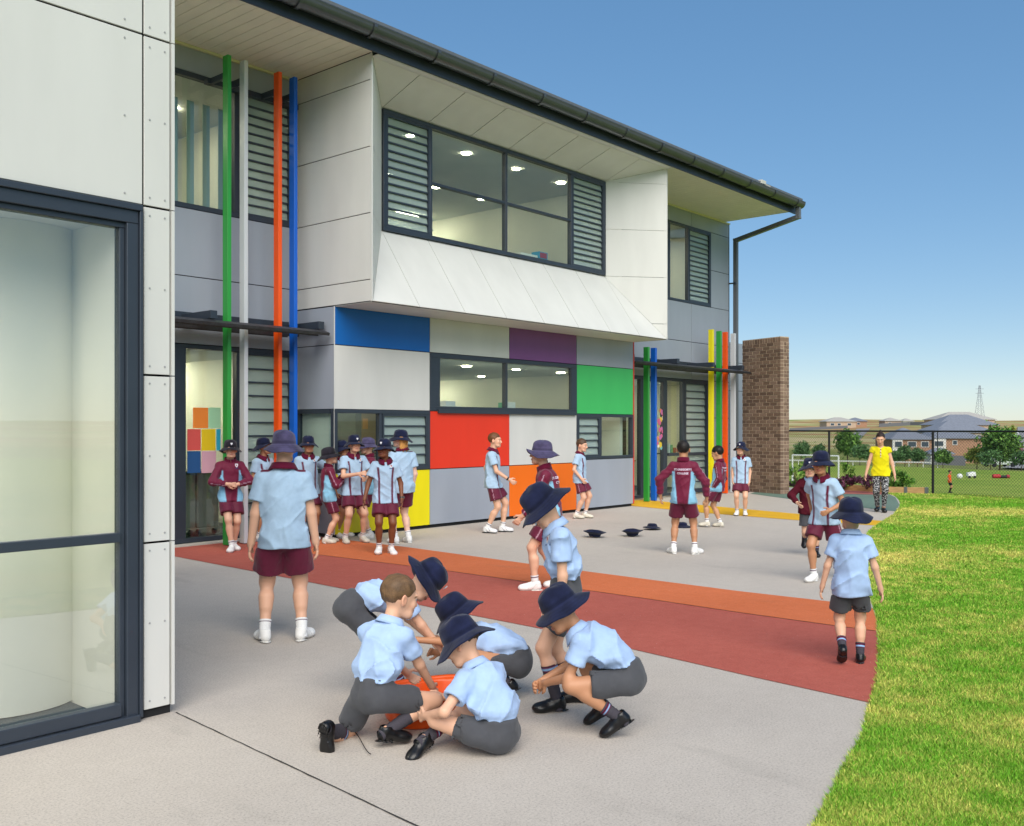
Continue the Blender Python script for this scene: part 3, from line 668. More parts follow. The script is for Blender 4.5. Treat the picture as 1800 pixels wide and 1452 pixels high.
# saw-cut joint running from the block corner
a, b = gp(309, 1253)[:2], gp(735, 1454)[:2]; d = (b - a) / np.linalg.norm(b - a); n_ = np.array([-d[1], d[0]]); rj = random.Random(2); jl = []; jr = []
for i in range(60):
    p = a + (b + d * 1.5 - a) * i / 59; w_ = .0035 + rj.uniform(-.0012, .0015); o_ = rj.uniform(-.0015, .0015); jl.append(p + n_ * (w_ + o_)); jr.append(p - n_ * (w_ - o_))
sheet_poly('paving_joint', jl + jr[::-1], .004, mat('joint_filler', '2f2c2a', .95))

# ------------------------------------------------------------------ lawn
def lawn_mat():
    def b(N, L, p):
        co = N.new('ShaderNodeTexCoord').outputs['Object']
        patch = noise(N, L, co, .35, 5, .6); fine = noise(N, L, co, 60, 4, .7)
        c = ramp(N, L, patch, [(.36, '5a8420'), (.52, '7c9a2c'), (.66, 'b5a65a')])
        c = mixc(N, L, .6, c, ramp(N, L, fine, [(.3, '3f5c16'), (.55, '789828'), (.75, 'c0b466')]))
        L.new(c, p.inputs['Base Color']); p.inputs['Roughness'].default_value = .9; p.inputs['Specular IOR Level'].default_value = .15
        bp = N.new('ShaderNodeBump'); bp.inputs['Strength'].default_value = .8; bp.inputs['Distance'].default_value = .03; L.new(fine, bp.inputs['Height']); L.new(bp.outputs[0], p.inputs['Normal'])
    return node_mat('lawn_soil_grass', b)
M_LAWN = lawn_mat()
fe0 = FP + FU * -22; 
lawn_poly = [tuple(p) for p in EDGE] + [tuple(bedB), tuple(bedA), tuple(FP + FN * .5), tuple(FP - FU * 24 + FN * .5), (6, -18), (-4, -12)]
sheet_poly('lawn', lawn_poly, -.006, M_LAWN)
def in_poly(P, poly):
    poly = np.array(poly); x, y = P[:, 0], P[:, 1]; ins = np.zeros(len(P), bool); j = len(poly) - 1
    for i in range(len(poly)):
        xi, yi = poly[i]; xj_, yj = poly[j]
        c = ((yi > y) != (yj > y)) & (x < (xj_ - xi) * (y - yi) / (yj - yi + 1e-12) + xi); ins ^= c; j = i
    return ins
def grass_field(nm, lab, n_target, rmin, rmax, hgt, wid, seed):
    rng = np.random.RandomState(seed)
    # density falls off with distance from where people stand on the path
    az0, az1 = math.atan2(FW[1] + RT[1] * .62, FW[0] + RT[0] * .62), math.atan2(FW[1] + RT[1] * .25, FW[0] + RT[0] * .25)
    r = np.exp(rng.uniform(math.log(rmin), math.log(rmax), n_target)); a = rng.uniform(az0, az1, n_target)
    P = np.c_[np.cos(a) * r, np.sin(a) * r]; P = P[in_poly(P, lawn_poly)]; n = len(P); r = np.hypot(P[:, 0], P[:, 1])
    pn = vnoise(np.c_[P[:, 0] * .33 + P[:, 1] * .28, P[:, 1] * .33 - P[:, 0] * .28, np.zeros(n)], 3) * .5 + vnoise(np.c_[P[:, 0] * 1.1 - P[:, 1] * 1.0, P[:, 1] * 1.1 + P[:, 0], np.zeros(n)], 4) * .35 + vnoise(np.c_[P * 6, np.zeros(n)], 5) * .35
    dry = np.clip(.13 + pn * .85 + rng.normal(0, .27, n), 0, 1)[:, None]
    colr = np.array(lin('629a22')) * (1 - dry) + np.array(lin('d8c66c')) * dry
    dk = rng.uniform(.45, 1.35, n)[:, None]; colr = colr * dk
    sc = np.clip(r / 6, 1, 2.6); h = hgt * rng.uniform(.5, 1.15, n) * np.clip(sc, 1, 1.1); w_ = wid * sc * rng.uniform(.7, 1.3, n)
    th = rng.uniform(0, 2 * math.pi, n); ln = rng.uniform(.2, 1.2, n)[:, None] * h[:, None]; ld = rng.uniform(0, 2 * math.pi, n)
    B = np.c_[P, np.full(n, -.006)]; s = np.c_[np.cos(th), np.sin(th), np.zeros(n)] * w_[:, None]
    T = B + np.c_[np.cos(ld), np.sin(ld), np.zeros(n)] * ln + np.c_[np.zeros(n), np.zeros(n), h]
    V = np.stack([B - s, B + s, T], 1).reshape(-1, 3); F = np.arange(3 * n).reshape(-1, 3)
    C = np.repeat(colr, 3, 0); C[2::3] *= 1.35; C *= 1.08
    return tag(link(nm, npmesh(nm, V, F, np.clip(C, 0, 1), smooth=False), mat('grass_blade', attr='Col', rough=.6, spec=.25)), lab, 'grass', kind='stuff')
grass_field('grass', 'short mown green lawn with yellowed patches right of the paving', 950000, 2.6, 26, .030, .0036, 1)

# ------------------------------------------------------------------ terrain out to the horizon
def terrain():
    rs = np.unique(np.concatenate([np.linspace(1, 60, 60), np.geomspace(60, 700, 90), np.geomspace(700, 4500, 25)]))
    an = np.linspace(0, 2 * math.pi, 181)[:-1]
    an = np.unique(np.concatenate([an, np.linspace(-.05, .55, 140) % (2 * math.pi)])); na = len(an)
    X = np.outer(rs, np.cos(an)); Y = np.outer(rs, np.sin(an)); Z = terr(X, Y)
    V = np.c_[X.ravel(), Y.ravel(), Z.ravel()]; i = np.arange(len(rs) - 1)[:, None] * na; j = np.arange(na)[None]; j2 = (j + 1) % na
    F = np.stack([i + j, i + na + j, i + na + j2, i + j2], -1).reshape(-1, 4)
    s = (X - FP[0]) * FN[0] + (Y - FP[1]) * FN[1]; s = s.ravel(); t = ((X - FP[0]) * FU[0] + (Y - FP[1]) * FU[1]).ravel()
    return V, F
def terrain_mat():
    def b(N, L, p):
        tc = N.new('ShaderNodeTexCoord').outputs['Object']
        dt = N.new('ShaderNodeVectorMath'); dt.operation = 'DOT_PRODUCT'; L.new(tc, dt.inputs[0]); dt.inputs[1].default_value = (FN[0], FN[1], 0)
        off = float(FP @ FN)
        def band(a, b_):
            mr = N.new('ShaderNodeMapRange'); mr.inputs[1].default_value = a + off; mr.inputs[2].default_value = b_ + off; L.new(dt.outputs['Value'], mr.inputs[0]); return mr.outputs[0]
        # mown stripes of the playing field
        fine = noise(N, L, tc, 6, 5, .7); big = noise(N, L, tc, .05, 5, .6); med = noise(N, L, tc, .25, 5, .6)
        field = mixc(N, L, .5, ramp(N, L, big, [(.35, '648726'), (.55, '86993a'), (.7, 'aaa35c')]), ramp(N, L, med, [(.35, '5f8226'), (.65, '98a348')]))
        field = mixc(N, L, .3, field, ramp(N, L, fine, [(.3, '5f8424'), (.7, 'b4bc60')]))
        rough_ = ramp(N, L, med, [(.3, '5a6a34'), (.5, '78803f'), (.68, '8d8a5c')])
        st = noise(N, L, tc, 1.0, 5, .6, (FN[0] * .06 + .004, .012, 0.02))
        mp = N.new('ShaderNodeCombineXYZ'); L.new(dt.outputs['Value'], mp.inputs[0])
        du = N.new('ShaderNodeVectorMath'); du.operation = 'DOT_PRODUCT'; L.new(tc, du.inputs[0]); du.inputs[1].default_value = (FU[0], FU[1], 0); L.new(du.outputs['Value'], mp.inputs[1])
        terr_ = noise(N, L, mp.outputs[0], 1.0, 6, .65, (.038, .007, 1))
        hill = ramp(N, L, terr_, [(.40, '8f9c56'), (.445, 'b9b47c'), (.475, 'b48a64'), (.52, '9c7352'), (.55, '98a55a'), (.60, 'c2b288')])
        hill = mixc(N, L, .25, hill, ramp(N, L, med, [(.35, '5c6a30'), (.65, 'a08060')]))
        c = mixc(N, L, band(68, 80), field, rough_); c = mixc(N, L, band(190, 215), c, hill)
        L.new(c, p.inputs['Base Color']); p.inputs['Roughness'].default_value = .95; p.inputs['Specular IOR Level'].default_value = .1
    return node_mat('terrain_ground', b)
tv_, tf2 = terrain()
tag(link('terrain', npmesh('terrain', tv_, tf2), terrain_mat()), kind='structure')

# ------------------------------------------------------------------ chain-link fence
fence = thing('chain_link_fence', (FP[0], FP[1], 0), 'black chain-link fence along the edge of the playing field', 'fence')
M_FENCE = mat('fence_black', '101113', .5)
FH = 1.53; span = 3.12
posts = [FP + FU * span * k for k in (-3, -2, -1, 0, 1, 2)]
for p in posts: MB().bar((p[0], p[1], -.1), (p[0], p[1], FH + .02), .030, 10).build('post', M_FENCE, fence)
for k in range(len(posts) - 1):
    a, b = posts[k], posts[k + 1]; MB().bar((a[0], a[1], FH), (b[0], b[1], FH), .021, 8).build('top_rail', M_FENCE, fence)
wm = []; wf = []
def wires():
    V = []; F = []; pitch = .075; r = .0036; a = posts[0]; L = span * (len(posts) - 1); nrow = int(FH / pitch * 2)
    # every wire is a zigzag hanging between the rail and the ground
    nw = int(L / pitch)
    for i in range(nw):
        u0 = i * pitch
        pts = []
        for k in range(nrow + 1):
            u = u0 + (pitch * .5 if (k % 2) else -pitch * .5 * 0) ; z_ = .01 + (FH - .03) * k / nrow
            off = (.003 if k % 2 else -.003); q = a + FU * u + FN * off; pts.append((q[0], q[1], z_))
        n0 = len(V)
        for (x, y, z_) in pts:
            V += [(x + FU[0] * r, y + FU[1] * r, z_), (x - FU[0] * r * .5 + FN[0] * r, y - FU[1] * r * .5 + FN[1] * r, z_), (x - FU[0] * r * .5 - FN[0] * r, y - FU[1] * r * .5 - FN[1] * r, z_)]
        for k in range(nrow):
            for e in range(3): F.append((n0 + k * 3 + e, n0 + k * 3 + (e + 1) % 3, n0 + k * 3 + 3 + (e + 1) % 3, n0 + k * 3 + 3 + e))
        # mirrored partner closes the diamonds
        n0 = len(V)
        for k in range(nrow + 1):
            u = u0 + (pitch * .5 if (k % 2) else pitch); z_ = .01 + (FH - .03) * k / nrow; q = a + FU * u; x, y = q[0], q[1]
            V += [(x + FU[0] * r, y + FU[1] * r, z_), (x - FU[0] * r * .5 + FN[0] * r, y - FU[1] * r * .5 + FN[1] * r, z_), (x - FU[0] * r * .5 - FN[0] * r, y - FU[1] * r * .5 - FN[1] * r, z_)]
        for k in range(nrow):
            for e in range(3): F.append((n0 + k * 3 + e, n0 + k * 3 + (e + 1) % 3, n0 + k * 3 + 3 + (e + 1) % 3, n0 + k * 3 + 3 + e))
    return np.array(V), np.array(F)
wv_, wf_ = wires()
tag(link('wire_mesh', npmesh('wire_mesh', wv_, wf_, smooth=False), M_FENCE, fence), kind='stuff')

# ------------------------------------------------------------------ garden bed with timber edge and plants
bed = thing('garden_bed', (bedC[0], bedC[1], 0), 'raised garden bed with timber edging and dark mulch beside the fence', 'garden bed')
M_TIMBER = mat('timber_sleeper', 'b08c5c', .8, var=.2, vscale=6, stretch=(1, 1, 8), bump=.2, bscale=30); M_MULCH = mat('mulch', '30231b', .95, var=.4, vscale=25, bump=.8, bscale=30)
bE = FP + FU * .25 - FN * .12; bF = FP + FU * 5.6 - FN * .12
me_ = MB().prism([(p[0], p[1], .02) for p in (bedA, bedB, bedC, bedD, bF, bE)], (0, 0, .10)).build('mulch', M_MULCH, bed)
for a, b in ((bedA, bedB), (bedB, bedC), (bedA, bE)):
    d = b - a; L = np.linalg.norm(d); d /= L; n_ = np.array([-d[1], d[0]])
    MB().obox(((a + b)[0] / 2, (a + b)[1] / 2, .078), (d[0] * (L / 2 - .004), d[1] * (L / 2 - .004), 0), (n_[0] * .028, n_[1] * .028, 0), (0, 0, .075)).build('timber_edge', M_TIMBER, bed, bevel=.004)
for t_ in (0.0, .5): p = bedA * (1 - t_) + bedB * t_; MB().box((p[0] - .05, p[1] - .05, -.05), (p[0] + .02, p[1] + .02, .158)).build('edge_bracket', mat('galvanised', '8f949a', .4, metal=.7), bed)
def leaves(c, rad, n, size, cols, seed, flat=1.0, tri=False):
    rng = np.random.RandomState(seed); V = []; C = []
    # clumps on a lumpy ellipsoid
    nc = max(6, n // 45); cc = rng.normal(size=(nc, 3)); cc /= np.linalg.norm(cc, axis=1)[:, None]; cc *= (rng.uniform(.35, 1.0, nc) ** .6)[:, None]
    cl = rng.randint(0, nc, n); P = cc[cl] + rng.normal(0, .20, (n, 3)); P = P * np.array(rad) + np.array(c)
    d = rng.normal(size=(n, 3)); d /= np.linalg.norm(d, axis=1)[:, None]; e = np.cross(d, rng.normal(size=(n, 3))); e /= np.linalg.norm(e, axis=1)[:, None]
    s = size * rng.uniform(.6, 1.4, n)[:, None]
    V = np.stack([P - d * s, P + e * s * .45, P + d * s, P - e * s * .45], 1).reshape(-1, 3); F = np.arange(4 * n).reshape(-1, 4)
    ca = np.array([lin(x) for x in cols]); tone = rng.uniform(.75, 1.25, nc)[cl] * rng.uniform(.8, 1.2, n)
    C = np.repeat(ca[rng.randint(0, len(ca), n)] * tone[:, None], 4, 0)
    return V, F, np.clip(C, 0, 1)
M_LEAF = mat('leaf', attr='Col', rough=.6, spec=.25)
def plant(px, py, D, h, wdt, cols, lab, seed):
    p = onD(px, py, D); z0 = .11; c = np.array([p[0], p[1], z0 + h * .55])
    t = thing('shrub', (p[0], p[1], z0), lab, 'shrub', 'shrubs in the garden bed')
    V, F, C = leaves(c, (wdt, wdt, h * .5), 420, .045, cols, seed); link('foliage', npmesh('foliage', V, F, C, smooth=False), M_LEAF, t)
    mb = MB(); rr = random.Random(seed)
    for k in range(5): mb.bar((p[0], p[1], z0 - .02), (p[0] + rr.uniform(-.6, .6) * wdt, p[1] + rr.uniform(-.6, .6) * wdt, z0 + h * .7), .008, 5, .004)
    mb.build('stems', mat('stem_brown', '4a3a2a', .9), t)
PUR = ['4a2438', '3a2030', '6a3a50']; GRN = ['4f7a2c', '6f9a3a', '3c6224']
plant(1484, 852, 24.2, .32, .26, PUR, 'purple-leaved shrub at the left end of the garden bed', 1); plant(1488, 838, 25.0, .55, .18, GRN, 'tall thin green shrub behind the purple one in the garden bed', 2)
plant(1524, 852, 24.0, .36, .30, PUR, 'purple-leaved shrub in the middle of the garden bed, left of the woman', 3); plant(1568, 848, 24.3, .42, .28, GRN, 'leafy green shrub in the garden bed just right of the woman', 4); plant(1588, 850, 24.2, .36, .24, GRN, 'small green shrub at the right end of the garden bed', 5)
plant(1402, 845, 24.6, .6, .3, GRN, 'green shrub beside the brick wall', 6)

# ------------------------------------------------------------------ playing field: goal, markers, tackle bag
M_WHITE = mat('painted_white', 'dcdcda', .5)
gA, gB = onT(1474, 72), onT(1393, 74.5)
goal = thing('goal', tuple(gA), 'white soccer goal frame behind the chain-link fence', 'goal')
for p in (gA, gB): MB().bar(p, p + UP * 2.05, .06, 10).build('goal_post', M_WHITE, goal)
MB().bar(gA + UP * 2.05, gB + UP * 2.05, .06, 10).build('crossbar', M_WHITE, goal)
for p in (gA, gB):
    q = p + (FW + RT * .35) * 1.6; MB().bar(p + UP * 2.0, np.array([q[0], q[1], p[2]]), .03, 8).build('back_stay', M_WHITE, goal)
p = onT(1687, 79); mb = MB()
bm = bmesh.new(); bmesh.ops.create_icosphere(bm, subdivisions=3, radius=.22); me = bpy.data.meshes.new('drum'); bm.to_mesh(me); bm.free()
o = link('field_ball', me, M_WHITE); o.location = p + UP * .21; tag(o, 'round white ball lying on the field behind the fence', 'ball')
p = onT(1707, 80); t = thing('line_marker', tuple(p), 'white line marking cart standing on the field', 'cart')
MB().obox(p + UP * .30, RT * .34, FW * .2, UP * .17).build('tank', M_WHITE, t, bevel=.05); MB().obox(p + UP * .5 + RT * .12, RT * .18, FW * .12, UP * .03).build('handle', M_WHITE, t, bevel=.012)
for s in (-1, 1): MB().bar(p + UP * .11 + RT * .22 * s - FW * .22, p + UP * .11 + RT * .22 * s - FW * .16, .11, 14).build('wheel', M_FENCE, t)
p = onT(1758, 80); t = thing('tackle_bag', tuple(p), 'red and black padded tackle bag lying on the field', 'bag')
MB().bar(p - RT * .62 + UP * .17, p + RT * .0 + UP * .17, .17, 14).build('red_section', mat('bag_red', 'b02830', .6), t, bevel=.03); MB().bar(p + RT * .005 + UP * .12, p + RT * .5 + UP * .12, .12, 14).build('black_section', mat('bag_black', '15151a', .6), t)
MB().bar(p + RT * .505 + UP * .15, p + RT * .76 + UP * .15, .15, 14).build('end_section', mat('bag_red2', 'a03038', .6), t, bevel=.03)
# low rail at the far side of the field
ra_, rb_ = onT(1380, 108), onT(1648, 104); rail = thing('guard_rail', tuple(ra_), 'long low pale rail along the far side of the field', 'rail')
for i in range(12):
    q = ra_ + (rb_ - ra_) * i / 11; MB().bar(q - UP * .2, q + UP * .6, .035, 6).build('post', M_WHITE, rail)
MB().obox((ra_ + rb_) / 2 + UP * .58, (rb_ - ra_) / 2, FW * .04, UP * .07).build('beam', mat('rail_grey', 'b5b6b2', .5), rail)

# ------------------------------------------------------------------ trees across the road
M_BARK = mat('bark', '5a4736', .9, var=.2, vscale=20)
TG = [['567c34', '6a8e40', '40642a'], ['4e7340', '608450', '3c5c32'], ['84963c', 'a3a24a', '6c8838']]
def tree(px, D, h, w_, kind, lab, seed, n=1500, trunk=.25):
    b = onT(px, D); t = thing('tree', tuple(b), lab, 'tree', 'trees beyond the playing field')
    rr = random.Random(seed); mb = MB()
    top = b + UP * h * .75
    mb.path([b - UP * .2, b + UP * h * .3 + RT * rr.uniform(-.1, .1), top], [h * .022, h * .017, h * .006], 7)
    for k in range(6):
        s = b + UP * h * (.28 + .07 * k); a = rr.uniform(0, 6.28); e = s + np.array([math.cos(a) * w_ * .6, math.sin(a) * w_ * .6, h * .18]); mb.path([s, (s + e) / 2 + UP * .1, e], [h * .010, h * .007, h * .003], 5)
    mb.build('trunk', M_BARK, t)
    V, F, C = leaves(b + UP * h * (trunk + (1 - trunk) * .5), (w_ * .78, w_ * .78, h * (1 - trunk) * .5 * .85), n, .15 * h / 4 + .05, TG[kind], seed)
    link('crown', npmesh('crown', V, F, C, smooth=False), M_LEAF, t)
tree(1490, 112, 3.9, 1.75, 0, 'round dense tree left of the woman across the field', 11, 2600)
tree(1408, 114, 2.6, 1.2, 1, 'small dark tree beside the brick wall, far across the field', 12)
tree(1440, 118, 2.4, 1.0, 1, 'small tree behind the goal crossbar', 13); tree(1512, 108, 2.3, 1.5, 1, 'low spreading dark tree just left of the woman', 14)
tree(1590, 110, 2.5, .85, 1, 'slender tree in front of the white house wall', 15, 1800); tree(1613, 112, 2.3, 1.0, 1, 'dark tree in front of the brick house', 16, 1800); tree(1574, 106, 1.6, .9, 1, 'low bush-like tree right of the woman', 17)
tree(1658, 104, 2.0, 1.1, 0, 'dark round tree right of the fence post', 18, 1800); tree(1717, 112, 2.6, 1.4, 2, 'yellow-green rounded tree in front of the brick house', 19, 2200); tree(1757, 108, 4.9, 2.3, 0, 'tallest green tree at the right of the houses', 20, 3600, .2)
tree(1742, 104, 2.2, 1.6, 1, 'low dark shrubby tree below the tallest tree', 21); tree(1795, 104, 2.3, 1.4, 1, 'dark shrub-like tree at the right picture edge', 22)
for i, (px, D) in enumerate(((1781, 190), (1780, 225), (1779, 270))): tree(px, D, 5.2 - i * .2, 1.1, 2, ['nearest', 'middle', 'farthest'][i] + ' narrow street tree on the verge at the right', 23 + i, 900)

# ------------------------------------------------------------------ houses
M_BRK = mat('house_brick', 'a07c62', .9, var=.15, vscale=3); M_BRK2 = mat('house_brick_pale', 'b59f88', .9, var=.12, vscale=3); M_TILE = mat('roof_tile_grey', '777c86', .8, var=.12, vscale=2); M_TILE2 = mat('roof_tile_pale', 'a9a59d', .8, var=.1, vscale=2)
M_HWHITE = mat('house_render', 'cfcdc6', .8); M_HGLASS = mat('house_glass', '3a4652', .15, spec=.8); M_DFENCE = mat('paling_dark', '66676b', .9)
def house(px, D, W_, dep, wall_h, roof_h, wallm, roofm, lab, wins=(), dz=0.0, rot=0.0, hip=.5, white=None):
    b = onT(px, D) + UP * dz; ax = rotv(RT, UP, rot); ay = np.cross(UP, ax)
    t = thing('house', tuple(b), lab, 'house', 'houses beyond the field')
    MB().obox(b + UP * wall_h / 2 + ay * dep / 2 - UP * .5, ax * W_ / 2, ay * dep / 2, UP * (wall_h / 2 + .5)).build('wall', wallm, t)
    o = .45; z0 = wall_h
    c = [b + ax * sx * (W_ / 2 + o) + ay * (dep / 2 + sy * (dep / 2 + o)) + UP * z0 for sx, sy in ((-1, -1), (1, -1), (1, 1), (-1, 1))]
    rl_ = max(.2, W_ / 2 - dep * hip); r1_ = b + ay * dep / 2 + UP * (z0 + roof_h) - ax * rl_; r2_ = b + ay * dep / 2 + UP * (z0 + roof_h) + ax * rl_
    V = c + [q - UP * .18 for q in c] + [r1_, r2_]
    MB().add(V, [(0, 1, 9, 8), (1, 2, 9), (2, 3, 8, 9), (3, 0, 8), (4, 5, 1, 0), (5, 6, 2, 1), (6, 7, 3, 2), (7, 4, 0, 3), (7, 6, 5, 4)]).build('roof', roofm, t)
    if white: MB().obox(b + ax * white[0] - ay * .12 + UP * (white[2] + white[3]) / 2, ax * white[1], ay * .2, UP * (white[3] - white[2]) / 2).build('render_panel', M_HWHITE, t)
    for (x, z_, w_, h_) in wins:
        off = .36 if white and abs(x - white[0]) < white[1] and white[2] < z_ < white[3] else .05
        wn = MB().obox(b + ax * x + UP * z_ - ay * off, ax * w_ / 2, ay * .05, UP * h_ / 2).build('window', M_HWHITE, t); MB().obox(b + ax * x + UP * z_ - ay * (off + .06), ax * (w_ / 2 - .12), ay * .02, UP * (h_ / 2 - .12)).build('pane', M_HGLASS, wn)
    return t
house(1603, 196, 8.0, 9, 5.0, 2.2, M_BRK, M_TILE, 'two-storey brick house with white panel and grey hip roof', [(-2.9, 3.9, 1.6, 1.3), (.0, 3.9, 1.8, 1.2), (2.6, 3.9, 1.6, 1.2), (-2.9, 1.2, 1.4, 1.6), (.8, 1.2, 1.6, 1.8)], white=(-3.0, 1.0, 2.6, 5.0))
house(1680, 198, 10.5, 9, 5.2, 2.1, M_BRK, M_TILE, 'wide brick house with white corner panel, right of the fence post', [(-3.6, 4.0, 2.0, 1.2), (2.0, 1.0, 2.2, 1.0), (-.2, 4.2, 1.0, 1.0)], white=(-3.7, 1.6, 2.4, 5.2))
house(1655, 190, 4.2, 3, 2.2, 1.1, M_HWHITE, M_TILE, 'low garage with a grey hip roof between the two brick houses', [(.4, 1.0, 2.2, 1.7)])
house(1697, 236, 15, 12, 5.2, 3.0, M_BRK2, M_TILE, 'grey-roofed house uphill behind the wide brick house', [(-3, 4, 1.6, 1.2), (3, 4, 1.6, 1.2)])
house(1702, 280, 17, 12, 5.2, 3.0, M_BRK2, M_TILE, 'second grey-roofed house further up the street', [(-3, 4, 1.6, 1.2)]); house(1700, 330, 19, 12, 5.4, 2.6, M_BRK2, M_TILE2, 'pale-roofed house at the top of the street', [(-3, 4, 1.6, 1.2), (4, 4, 1.6, 1.2)])
house(1479, 432, 13, 10, 2.9, 1.8, M_BRK2, M_TILE2, 'long brick house on the hill crest, left', [(-4, 1.5, 1.8, 1.2), (-1, 1.5, 1.6, 1.2), (3.5, 1.5, 1.8, 1.2)], dz=.2); house(1509, 436, 7.5, 9, 2.6, 1.6, M_BRK, M_TILE, 'small grey-roofed wing at the right of the crest house', [(0, 1.4, 1.4, 1.1)], dz=.2)
house(1570, 430, 7.2, 7, 2.6, 1.4, M_BRK2, M_TILE2, 'small house in the middle of the hill crest', [(-1.5, 1.4, 1.2, 1.0)], dz=-.2); house(1597, 440, 4.6, 6, 2.0, 1.2, M_HWHITE, M_TILE2, 'smallest white-walled house on the hill crest', [(0, 1.2, 1.0, .9)], dz=-.3)
def yard_fence(pxs, h, lab, m):
    P = [onT(px, D) for px, D in pxs]; t = thing('paling_fence', tuple(P[0]), lab, 'fence')
    for a, b in zip(P[:-1], P[1:]):
        d = (b - a); n_ = np.cross(d, UP); n_ /= np.linalg.norm(n_); MB().prism([a - UP * .5, b - UP * .5, b + UP * h, a + UP * h], n_ * .1).build('fence_run', m, t)
yard_fence([(1388, 424), (1440, 426), (1490, 428)], 1.2, 'dark paling fence along the hill crest at left', M_DFENCE); yard_fence([(1545, 425), (1600, 430), (1640, 420)], 1.5, 'dark paling fence along the middle of the crest', M_DFENCE)
yard_fence([(1640, 186), (1697, 184)], 1.9, 'dark yard fence below the wide brick house', M_DFENCE); yard_fence([(1600, 250), (1630, 235), (1655, 228)], 2.4, 'dark sloping yard fence left of the grey roofs', M_DFENCE)
def strip(name, cps, m, lift=.12):
    V = []
    for (px0, px1, D) in cps: V += [onT(px0, D) + UP * lift, onT(px1, D) + UP * lift]
    n = len(cps); MBx = MB().add(V, [(2 * i, 2 * i + 1, 2 * i + 3, 2 * i + 2) for i in range(n - 1)]); return tag(MBx.build(name, m), kind='structure')
M_ROAD = mat('asphalt_pale', '8c8a88', .9, var=.08, vscale=.5)
strip('hill_road', [(1476, 1500, 262), (1484, 1507, 300), (1494, 1516, 340), (1502, 1524, 375), (1506, 1530, 408)], M_ROAD, .3)
strip('street', [(1752, 1830, 120), (1768, 1830, 150), (1784, 1826, 190), (1788, 1818, 240), (1788, 1812, 300), (1789, 1808, 380)], M_ROAD, .25); strip('footpath', [(1764, 1770, 165), (1771, 1777, 200), (1773, 1778, 250), (1774, 1778, 320)], mat('concrete_path', 'b8aa98', .9), .3)
def car(px, D, col, lab, rot=70):
    b = onT(px, D) + UP * .28; ax = rotv(RT, UP, rot); ay = np.cross(UP, ax); t = thing('parked_car', tuple(b), lab, 'car', 'cars parked on the street')
    m = mat('car_' + col, col, .3, spec=.6, coat=.5)
    prof_ = [(-2.1, .35), (-2.15, .75), (-1.7, .95), (-1.1, 1.45), (.6, 1.48), (1.2, 1.0), (2.0, .85), (2.15, .6), (2.1, .35)]
    MB().prism([b + ax * x + UP * z_ - ay * .85 for x, z_ in prof_], ay * 1.7).build('body', m, t)
    MB().prism([b + ax * x + UP * z_ - ay * .87 for x, z_ in ((-1.45, 1.0), (-1.0, 1.38), (.5, 1.40), (1.0, 1.02))], ay * 1.74).build('side_glass', M_HGLASS, t)
    for x in (-1.35, 1.35):
        for s in (-1, 1): MB().bar(b + ax * x + UP * .33 + ay * s * .72, b + ax * x + UP * .33 + ay * s * .88, .33, 14).build('wheel', M_FENCE, t)
    for s in (-1, 1): MB().obox(b - ax * 2.13 + ay * s * .6 + UP * .72, ax * .03, ay * .18, UP * .08).build('headlight', M_HWHITE, t)
car(1790, 232, '7a1f2e', 'maroon car parked on the street at the right edge'); car(1788, 196, 'd6d8da', 'white car parked nearest on the street at the right edge'); car(1784, 300, 'c4c8cc', 'pale car parked furthest up the street')
car(1757, 128, 'b9c4b4', 'pale car standing by the tallest tree', 10)
# pylon
pb = onT(1722, 620); pyl = thing('pylon', tuple(pb), 'lattice steel power pylon above the rooftops', 'pylon'); M_PYL = mat('pylon_steel', '9aa0a8', .5, metal=.4)
hp = 26.0 - (pb[2] - 3.0)
def lvl(k): z_ = hp * k / 8; w_ = 2.2 * (1 - k / 8) ** 1.2 + .35; return [pb + RT * sx * w_ + FW * sy * w_ + UP * z_ for sx, sy in ((-1, -1), (1, -1), (1, 1), (-1, 1))]
for i in range(4):
    mb = MB()
    for k in range(8): mb.bar(lvl(k)[i], lvl(k + 1)[i], .09, 5)
    mb.build('tower_leg', M_PYL, pyl)
mb = MB()
for k in range(8):
    a, b = lvl(k), lvl(k + 1)
    for i in range(4): mb.bar(a[i], b[(i + 1) % 4], .045, 4); mb.bar(a[(i + 1) % 4], b[i], .045, 4)
tag(mb.build('lattice', M_PYL, pyl), kind='stuff')
for k in (6.2, 7.2): MB().bar(pb + UP * hp * k / 8 - RT * 2.6, pb + UP * hp * k / 8 + RT * 2.6, .12, 5).build('cross_arm', M_PYL, pyl)
lp_ = onT(1648, 120); sl_ = thing('street_lamp', tuple(lp_), 'thin black street lamp beside the middle fence post', 'street lamp'); MB().bar(lp_, lp_ + UP * 4.4, .06, 8).build('pole', M_FENCE, sl_); MB().obox(lp_ + UP * 4.45 + RT * .3, RT * .35, FW * .1, UP * .06).build('lamp_head', M_FENCE, sl_)
